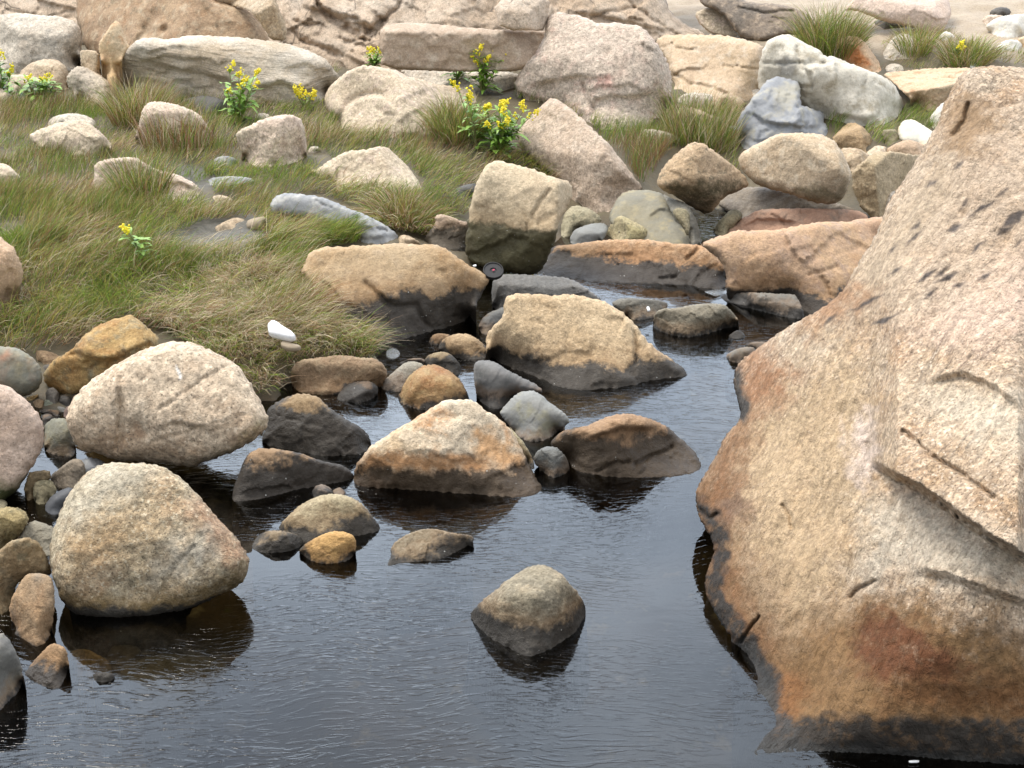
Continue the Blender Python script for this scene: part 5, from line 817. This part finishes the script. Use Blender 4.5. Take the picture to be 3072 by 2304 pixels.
# zones in overview pixels: outline, blades per square metre, length, lean, bend direction (deg, 0 = right, 90 = away), colour weights
#          green lime yellow straw brown pink dark
ZN = [
 ('-330,250 300,215 420,235 480,270 300,280 290,330 200,345 -330,400', 2400, .20, .25, 20, (2, .5, 2, 1.2, 2, 2, 1)),
 ('-330,200 150,230 300,215 330,190 700,220 730,260 700,330 480,330 300,260 -330,290', 1900, .24, .25, 30, (3, 1, 2, 1.5, 2, 1.5, 2)),
 ('-330,390 200,340 300,330 480,320 520,360 420,400 450,470 200,480 -330,470', 2600, .17, .28, 10, (4, 1.5, 2, .8, 1.2, 1, 1.5)),
 ('-330,430 130,420 330,440 440,460 600,420 600,470 440,480 400,500 300,520 -330,560', 3200, .24, .35, -25, (4, 1.5, 3, .6, 1.3, 1, 1)),
 ('-330,540 150,510 310,520 380,560 420,590 420,700 330,720 250,700 100,770 -330,770', 3600, .34, .55, -35, (3, .8, 2.5, 1.6, 1.5, 1.8, 1)),
 ('380,555 640,520 670,600 640,650 660,690 830,750 740,770 620,780 560,830 540,770 420,720 330,700 380,600', 4000, .34, .62, -45, (2, 1.2, 1.5, 3.2, .8, 2.4, .6)),
 ('580,520 800,490 760,530 660,545 655,640 600,610 560,560', 5000, .30, .55, -60, (3, 7, 2, .4, .2, .3, .5)),
 ('440,600 560,580 670,640 720,720 640,740 520,710', 5200, .34, .6, -60, (.3, .2, .8, 6, .6, 4, .2)),
 ('500,350 700,330 740,370 900,410 920,350 880,300 700,290 660,300 660,340', 2400, .18, .3, 10, (4, 1, 2.5, .8, 1.6, 1.5, 1.5)),
 ('440,370 690,360 740,400 910,410 1020,430 1000,470 960,470 930,510 850,500 800,460 680,420 590,430 470,440', 3400, .25, .5, -20, (4, 1.2, 3, .6, 2, 1.2, 1)),
 ('560,430 700,470 800,500 770,530 640,530 540,500', 3200, .22, .45, -30, (3, 2, 3.5, .5, .8, .6, .5)),
 ('700,280 930,300 1060,320 1120,350 1050,370 1020,430 920,420 880,330 720,310', 2900, .21, .4, 10, (4, .8, 2, 1.2, 2, 1.8, 1.5)),
 ('840,255 960,270 1000,300 900,320 780,310', 2200, .24, .3, 30, (3, .8, 1.5, 1, 2, 1.5, 1)),
 ('1090,330 1180,360 1250,410 1180,400 1130,370 1060,370 1060,340', 3000, .3, .6, -25, (2, .6, 4, .8, 1.6, 1.2, .5)),
 ('1150,205 1240,200 1270,240 1250,260 1180,235 1100,210', 1500, .24, .35, -330, (1.5, .3, 1.2, 3, .8, 1, .5)),
 ('1270,260 1430,280 1440,330 1400,400 1370,400 1300,310', 2600, .26, .3, 20, (4, 1, 1.5, .6, 2, 1, 2)),
 ('1400,270 1560,240 1600,240 1590,330 1540,340 1500,310 1440,330 1390,390 1360,380', 2600, .30, .16, 10, (4, 1, 1.5, 1.4, 1.6, 1.4, 1.5)),
 ('1340,200 1600,210 1600,250 1440,250', 700, .2, .2, 10, (2, .5, 1, 2, 1, 1, .5)),
 ('1540,330 1590,320 1595,380 1560,370', 2600, .28, .2, 10, (4, 1, 1.5, 1, 1.6, 1, 1.5)),
 ('1760,250 1800,240 1840,300 1790,300', 1500, .24, .3, 0, (5, 2, 1, .4, .5, .3, 1)),
 ('1940,240 2040,230 2030,290 1930,275', 2200, .24, .3, -20, (5, 1.5, 1, .6, .8, .5, 1)),
 ('1870,270 1940,290 1930,330 1860,300', 2000, .24, .4, 0, (5, 2, 1.5, .4, .5, .3, .6)),
 ('1690,95 1860,60 1900,150 1960,140 2040,170 2030,150 1900,155 1720,110', 1500, .17, .35, -20, (2.5, .4, 1.5, 2, 2.4, 2, 1.5)),
 ('1900,95 1990,60 2060,80 2130,120 2212,110 2240,150 2100,130 2050,150 1930,160', 1500, .16, .35, -20, (2.5, .5, 2, 2, 2, 2, 1.2)),
 ('330,705 480,670 560,600 640,700 780,720 850,770 760,790 640,800 615,875 560,875 500,800 400,745', 4200, .36, .75, -80, (1.6, .8, 1.2, 3.4, .8, 2.6, .5)),
 ('700,160 760,120 740,150 720,170', 900, .2, .3, 0, (2, 1, 1, 2, 1, 1, .5)),
]
def zone_grass():
    rng = np.random.RandomState(11); Rt, Ls, Le, Az, Wt = [], [], [], [], []
    holes = [px('Z', '380,505 470,498 570,505 570,525 480,535 400,530 350,525'), px('E', '1250,480 1500,380 1800,350 1960,400 1930,440 1600,500 1300,520'), px('Z','360,355 440,360 440,385 350,380')]
    for zs_, dens, ln, le, az, wt in ZN:
        pl = px('Z', zs_); t = hit(pl, water=False); W3 = CAM+rays(pl)*t[:, None]
        lo, hi = W3[:, :2].min(0)-.1, W3[:, :2].max(0)+.1; ar = (hi-lo).prod(); n = int(min(ar*dens*2.0, 220000))
        
        XY = rng.uniform(lo, hi, (n, 2)); z = terr(XY[:, 0], XY[:, 1]); P = np.c_[XY, z]
        uv = project(P); m = inside(uv, pl) & (z > .015)
        for h in holes: m &= ~(inside(uv, h) & (rng.uniform(0, 1, n) > .35))
        P = P[m]; q = np.c_[P[:, :2]*1.6, np.full(len(P), 3.)]
        clump = fbm(q*2.2, 4, 3); keep = rng.uniform(-1.25, .6, len(P)) < clump; P = P[keep]; q = q[keep]
        n = len(P); nb = fbm(q, 9, 2); n2 = fbm(q*1.7+9, 14, 2)
        Rt.append(P); Ls.append(ln*.74*rng.uniform(.5, 1.25, n)*(1+.3*nb)); Le.append(np.clip(le+.14+rng.normal(0, .16, n)+.2*n2, .02, .95))
        Az.append(np.radians(az)+rng.normal(0, .55, n)+1.1*nb)
        w = np.tile(np.array(wt, float), (n, 1)); w[:, 3] *= np.exp(.9*n2); w[:, 5] *= np.exp(.9*n2); w[:, 0] *= np.exp(-1.*n2); w[:, 4] *= np.exp(1.8*nb-.1); w[:, 5] *= .75; w[:, 1] *= np.exp(-2.2*nb); Wt.append(w)
    Rt = np.vstack(Rt); bad = in_rock(Rt); k = ~bad
    Rt, Ls, Le, Az, Wt = Rt[k], np.concatenate(Ls)[k], np.concatenate(Le)[k], np.concatenate(Az)[k], np.vstack(Wt)[k]
    print('blades', len(Rt))
    blades('marsh_grass', Rt, Ls, Le, Az, [GREEN, LIME, YEL, STRAW, BRN, PNK, DKG], Wt, rng, kind='stuff', label='salt marsh grass, green to straw, combed over by the tide', cat='grass')
zone_grass()
def tussock(u, v, rad, n, ln, le, az, wt, label, spread=1.2, seed=1):
    rng = np.random.RandomState(seed); p = np.array([u, v])*TILES['Z'][2]; t = hit([p], water=True)[0]; c = CAM+rays([p])[0]*t
    a = rng.uniform(0, 6.283, n); rr = rad*np.sqrt(rng.uniform(0, 1, n)); P = np.c_[c[0]+rr*np.cos(a), c[1]+rr*np.sin(a), np.zeros(n)]; P[:, 2] = terr(P[:, 0], P[:, 1])
    blades('grass_tussock', P, ln*rng.uniform(.5, 1.2, n), np.clip(le*rr/rad*1.3+rng.normal(.05, .1, n), .02, .95), np.where(rng.uniform(0, 1, n) < .75, a, np.radians(az)+rng.normal(0, .5, n)), [GREEN, LIME, YEL, STRAW, BRN, PNK, DKG], np.tile(np.array(wt, float), (n, 1)), rng, width=.005,
           label=label, cat='grass tuft', group='tall grass tussocks', loc=c)
tussock(1790, 120, .30, 2300, .50, .30, -10, (5, .8, 2, 1, 2, 1.2, 2), 'tall dark green tussock left of the pale pink overhanging boulder', seed=3)
tussock(1975, 118, .16, 600, .34, .35, 120, (4, .8, 2.5, 1.4, 1.2, .8, .8), 'thin tussock of green stalks growing against the pale pink boulder', seed=4)
tussock(2090, 132, .26, 1300, .26, .5, 0, (4, .6, 1.8, 1.6, 2, 1.5, 1.6), 'dark rounded tussock below the white stone of the upper right corner', seed=5)
tussock(872, 478, .24, 1700, .28, .8, -85, (2, .3, 1.4, 1.6, 2, 2, .8), 'brown drooping tussock hanging over the bank left of the black faced rock', seed=6)
tussock(985, 292, .26, 1800, .32, .4, 60, (4, .6, 2, .6, 2.4, 1, 1.4), 'dark tussock in front of the cream granite dome', seed=7)
tussock(1510, 300, .34, 1700, .36, .2, 60, (4, .8, 1.4, 1.6, 1.6, 1.4, 1.2), 'upright stalky tussock above the pyramid shaped rock', seed=8)
tussock(385, 318, .30, 900, .34, .15, 90, (1.5, .2, .6, .8, 3, 1.4, 1), 'row of thin brown stalks in front of the smooth rounded pinkish rock', seed=9)
tussock(305, 425, .20, 700, .34, .25, 60, (3, .6, 1.2, .8, 1.6, .8, 1), 'green tuft standing before the wide low pinkish rock', seed=10)
tussock(300, 265, .24, 1500, .40, .3, 30, (2, .4, 1.5, 2.2, 2, 2.4, .8), 'pinkish straw tuft between the tilted whitish slab and the rounded rock', seed=13)

# ------------------------------------------------------------------ seaside goldenrod
m_leaf = plain('goldenrod_leaf', (.24, .41, .06), .5); m_stem = plain('goldenrod_stem', (.22, .22, .08), .6); m_bloom = plain('goldenrod_bloom', (.88, .74, .03), .7)
def tube_mesh(path, r0, r1, k=5):
    path = np.array(path); n = len(path); V = []
    for i, p in enumerate(path):
        r = r0+(r1-r0)*i/max(n-1, 1)
        for j in range(k):
            a = 2*math.pi*j/k; V.append(p+np.array([math.cos(a)*r, math.sin(a)*r, 0]))
    F = [(i*k+j, i*k+(j+1) % k, (i+1)*k+(j+1) % k, (i+1)*k+j) for i in range(n-1) for j in range(k)]
    F.append(tuple(range((n-1)*k, n*k)))
    return V, F
def goldenrod(u, v, h, spread, stems, heads, label, seed, leafy=1.0, lean=0., z=None, leaf=.17):
    rng = np.random.RandomState(seed); p = np.array([u, v])*TILES['Z'][2]; d = rays([p])[0]
    t = hit([p])[0] if z is None else (z-CAM[2])/d[2]
    c = CAM+d*t; root = empty('goldenrod', c); tag(root, label, 'wildflower', 'goldenrod clumps in bloom')
    LV, LF = [], []
    for sidx in range(stems):
        a = rng.uniform(0, 6.283); off = spread*(rng.uniform(.2, 1) if stems > 1 else .1); hh = h*rng.uniform(.6, 1.05) if sidx else h
        top = np.array([math.cos(a)*off+lean*h, .5*math.sin(a)*off, hh]); b0 = np.array([math.cos(a), math.sin(a), 0])*.12*spread
        mid = b0+(top-b0)*.5+np.array([0, 0, .06*h]); path = [((1-s)**2*b0+2*s*(1-s)*mid+s*s*top)+c for s in np.linspace(0, 1, 7)]
        V, F = tube_mesh(path, .006, .0035); mesh_obj('stem', V, F, m_stem, root, loc=c)
        nl = int(15*leafy)
        for i in range(nl):
            s = (i+.5)/nl*.95; q = np.array(path[0])*(1-s)+np.array(path[-1])*s if False else (1-s)**2*b0+2*s*(1-s)*mid+s*s*top+c
            la = rng.uniform(0, 6.283); el = rng.uniform(.25, .95); ln = leaf*rng.uniform(.6, 1.25)*(1.25-.6*s); wd = ln*.135
            dr = np.array([math.cos(la)*math.cos(el), math.sin(la)*math.cos(el), math.sin(el)]); sd = np.array([-math.sin(la), math.cos(la), 0])
            prof = [(0, .25), (.25, .8), (.5, 1), (.75, .7), (1, .04)]; b = len(LV)
            for (x, w_) in prof:
                pt = q+dr*ln*x-np.array([0, 0, .5*ln*x*x*rng.uniform(.6, 1.1)]); LV += [pt-sd*wd*w_, pt-np.array([0, 0, .18*wd*w_]), pt+sd*wd*w_]
            for k in range(4):
                LF += [(b+3*k, b+3*k+1, b+3*k+4, b+3*k+3), (b+3*k+1, b+3*k+2, b+3*k+5, b+3*k+4)]
        if sidx < heads:
            HV, HF = [], []; ax = (np.array(path[-1])-np.array(path[-2])); ax /= np.linalg.norm(ax)
            nb = rng.randint(20, 34); hl = .07*rng.uniform(.7, 1.5)
            tip = np.array([rng.uniform(-1, 1), rng.uniform(-.6, .6), .25]); tip /= np.linalg.norm(tip)
            for i in range(nb):
                s = rng.uniform(0, 1); cpt = np.array(path[-1])-ax*.02+ax*hl*s*.6+tip*hl*s*.7+rng.normal(0, .016*(1.1-.6*s), 3); r = rng.uniform(.007, .013); b = len(HV)
                q4 = rng.normal(0, 1, 3); q4 /= np.linalg.norm(q4); q5 = np.cross(q4, [0, 0, 1.]); q5 /= np.linalg.norm(q5)+1e-6; q6 = np.cross(q4, q5)
                HV += [cpt+q4*r*1.3, cpt-q4*r*1.3, cpt+q5*r, cpt-q5*r, cpt+q6*r, cpt-q6*r]
                HF += [(b, b+2, b+4), (b, b+4, b+3), (b, b+3, b+5), (b, b+5, b+2), (b+1, b+4, b+2), (b+1, b+3, b+4), (b+1, b+5, b+3), (b+1, b+2, b+5)]
            mesh_obj('flower_head', HV, HF, m_bloom, root, smooth=False, loc=c)
    mesh_obj('foliage', LV, LF, m_leaf, root, loc=c)
goldenrod(1042, 196, .38, .20, 7, 7, 'goldenrod with a crown of blooms in front of the long shaded slab', 21, 1.1, z=.66)
goldenrod(985, 186, .20, .06, 3, 1, 'leafy goldenrod shoots with almost no bloom beside the crowned one', 22, 1.0, z=.66)
goldenrod(1035, 322, .55, .16, 3, 3, 'tall sparse goldenrod stems at the left of the biggest clump', 23, .9, -.06)
goldenrod(1072, 330, .40, .34, 13, 12, 'biggest bushy goldenrod clump beside the tilted pinkish slab', 24, 1.1)
goldenrod(806, 143, .17, .15, 5, 3, 'small goldenrod at the left end of the long shaded slab', 25, 1.0, leaf=.11, z=.80)
goldenrod(512, 262, .46, .24, 7, 7, 'goldenrod rising in front of the long layered slab', 26, 1.0)
goldenrod(662, 236, .16, .14, 5, 5, 'low goldenrod blooms among grass at the right end of the layered slab', 27, .4, leaf=.07)
goldenrod(10, 222, .46, .14, 5, 4, 'goldenrod cut by the left border', 28, 1.2)
goldenrod(85, 224, .24, .24, 7, 3, 'leafy goldenrod with broad leaves left of the tilted whitish slab', 29, 1.3, leaf=.2)
goldenrod(322, 582, .28, .05, 2, 1, 'lone goldenrod leaning left in the open grass', 30, 1.2, -.35, leaf=.16)
goldenrod(2072, 135, .16, .08, 3, 3, 'tiny goldenrod near the upper right corner', 31, .8, leaf=.09)
goldenrod(925, 172, .09, .03, 2, 2, 'single goldenrod bloom behind the crest of the cream dome', 32, .5, leaf=.06)

# ------------------------------------------------------------------ litter and driftwood
def slab_from(name, tile, s, z, thick, mat, label, cat, bev=.25, tilt=0.):
    pl = chaikin(px(tile, s), .2); d = rays(pl); c0 = pl.mean(0); dc = rays([c0])[0]
    if z is None: P0 = CAM+dc*hit([c0])[0]
    else: P0 = CAM+dc*((z-CAM[2])/dc[2])
    n = nvec(0, 90-tilt); n = n/np.linalg.norm(n); t = (n@(P0-CAM))/(d@n); top = CAM+d*t[:, None]; c = top.mean(0)
    k = len(top); inn = c+(top-c)*(1-bev*.35)
    V = np.vstack([inn+n*thick/2, top+n*thick*.25, top-n*thick*.25, inn-n*thick/2])
    F = [tuple(range(k)), tuple(range(3*k, 4*k))[::-1]]
    for r in range(3): F += [(r*k+i, (r+1)*k+i, (r+1)*k+(i+1) % k, r*k+(i+1) % k) for i in range(k)]
    return tag(mesh_obj(name, V, F, mat, loc=c), label, cat, None, 'thing')
m_foam = plain('foam_white', (.86, .87, .88), .7, .3); m_black = plain('black_plastic', (.018, .018, .02), .45); m_pinkp = plain('pink_sticker', (.55, .05, .12), .5)
m_wood = plain('weathered_wood', (.36, .29, .20), .8, .5); m_wht = plain('white_paper', (.78, .79, .80), .6)
m_film = plain('clear_film', (.42, .44, .45), .2, 0, .28)
slab_from('foam_fragment', 'E', '1975,1075 1978,1045 2000,1025 2030,1030 2100,1080 2165,1118 2182,1138 2165,1152 2120,1148 2040,1128 1985,1112', .33, .05, m_foam, 'white wedge of plastic foam lying on the straw coloured grass', 'litter', .35, 18)
slab_from('driftwood', 'E', '2070,1180 2110,1168 2160,1195 2225,1210 2200,1228 2130,1228 2075,1205', .27, .03, m_wood, 'weathered splinter of wood under the white foam', 'driftwood', .3, 15)
dw = slab_from('driftwood', 'W', '770,620 850,580 980,550 1095,535 1105,590 1030,620 1035,700 900,715 790,725', .34, .07, m_wood, 'grooved end of a plank at the edge of the bare mud', 'driftwood', .3, 35)
slab_from('stick', 'G', '1078,915 1098,910 1110,940 1090,946', .09, .012, m_wht, 'short white stick lying on the low dark rock', 'stick', .2, 20)
slab_from('plastic_sheet', 'G', '1500,798 1570,788 1650,780 1735,802 1650,818 1600,836 1550,820', .012, .006, m_film, 'crumpled sheet of clear plastic floating beside the flat dark slab', 'litter', .1, 0)
slab_from('plastic_debris', 'F', '1000,1250 1020,1222 1060,1215 1100,1235 1108,1262 1085,1290 1040,1300 1008,1285', .012, .01, m_film, 'clear plastic cup lid washed against the sloping tan slab', 'litter', .3, 4)
slab_from('paper_scrap', 'F', '1640,605 1668,598 1670,612 1650,615', .42, .004, m_wht, 'scrap of white paper at the tip of the sloping tan slab', 'litter', .1, 30)
slab_from('paper_scrap', 'P', '1360,1605 1440,1603 1438,1618 1365,1620', .008, .004, m_wht, 'white scrap floating at the foot of the huge boulder', 'litter', .1, 0)
def disc():
    p = px('F', '1793,648')[0]; d = rays([p])[0]; t = 9.45; c = CAM+d*t; mp_ = t/FPX
    rx, ry = 76*TILES['F'][2]*mp_, 57*TILES['F'][2]*mp_
    el = math.asin(min(1, ry/rx))          # tilt of the face
    f = nvec(6, 90-math.degrees(el)-16+30); side = np.cross([0, 0, 1.], f); side /= np.linalg.norm(side); up = np.cross(f, side)
    K = 40; V = []; F = []
    rings = [(0, .004), (.30, .004), (.34, .010), (.86, .010), (.90, .016), (.97, .016), (1, .008), (1, -.008), (.95, -.012), (0, -.012)]
    for r_, z_ in rings:
        for j in range(K):
            a = 2*math.pi*j/K; V.append(c+side*rx*r_*math.cos(a)+up*rx*r_*math.sin(a)+f*z_)
    for i in range(len(rings)-1):
        F += [(i*K+j, i*K+(j+1) % K, (i+1)*K+(j+1) % K, (i+1)*K+j) for j in range(K)]
    root = empty('plastic_disc', c); tag(root, 'round black plastic disc caught under the tilted cream block', 'litter')
    mesh_obj('disc', V, F, m_black, root, smooth=False, loc=c)
    q = [(-.09, -.12), (.12, -.05), (.13, .11), (-.06, .07)]
    SV = [c+side*rx*a+up*rx*b_+f*z_ for z_ in (.011, .0145) for a, b_ in q]
    mesh_obj('sticker', SV, [(4, 5, 6, 7), (3, 2, 1, 0)]+[(i, (i+1) % 4, 4+(i+1) % 4, 4+i) for i in range(4)], m_pinkp, root, smooth=False, loc=c)
disc()
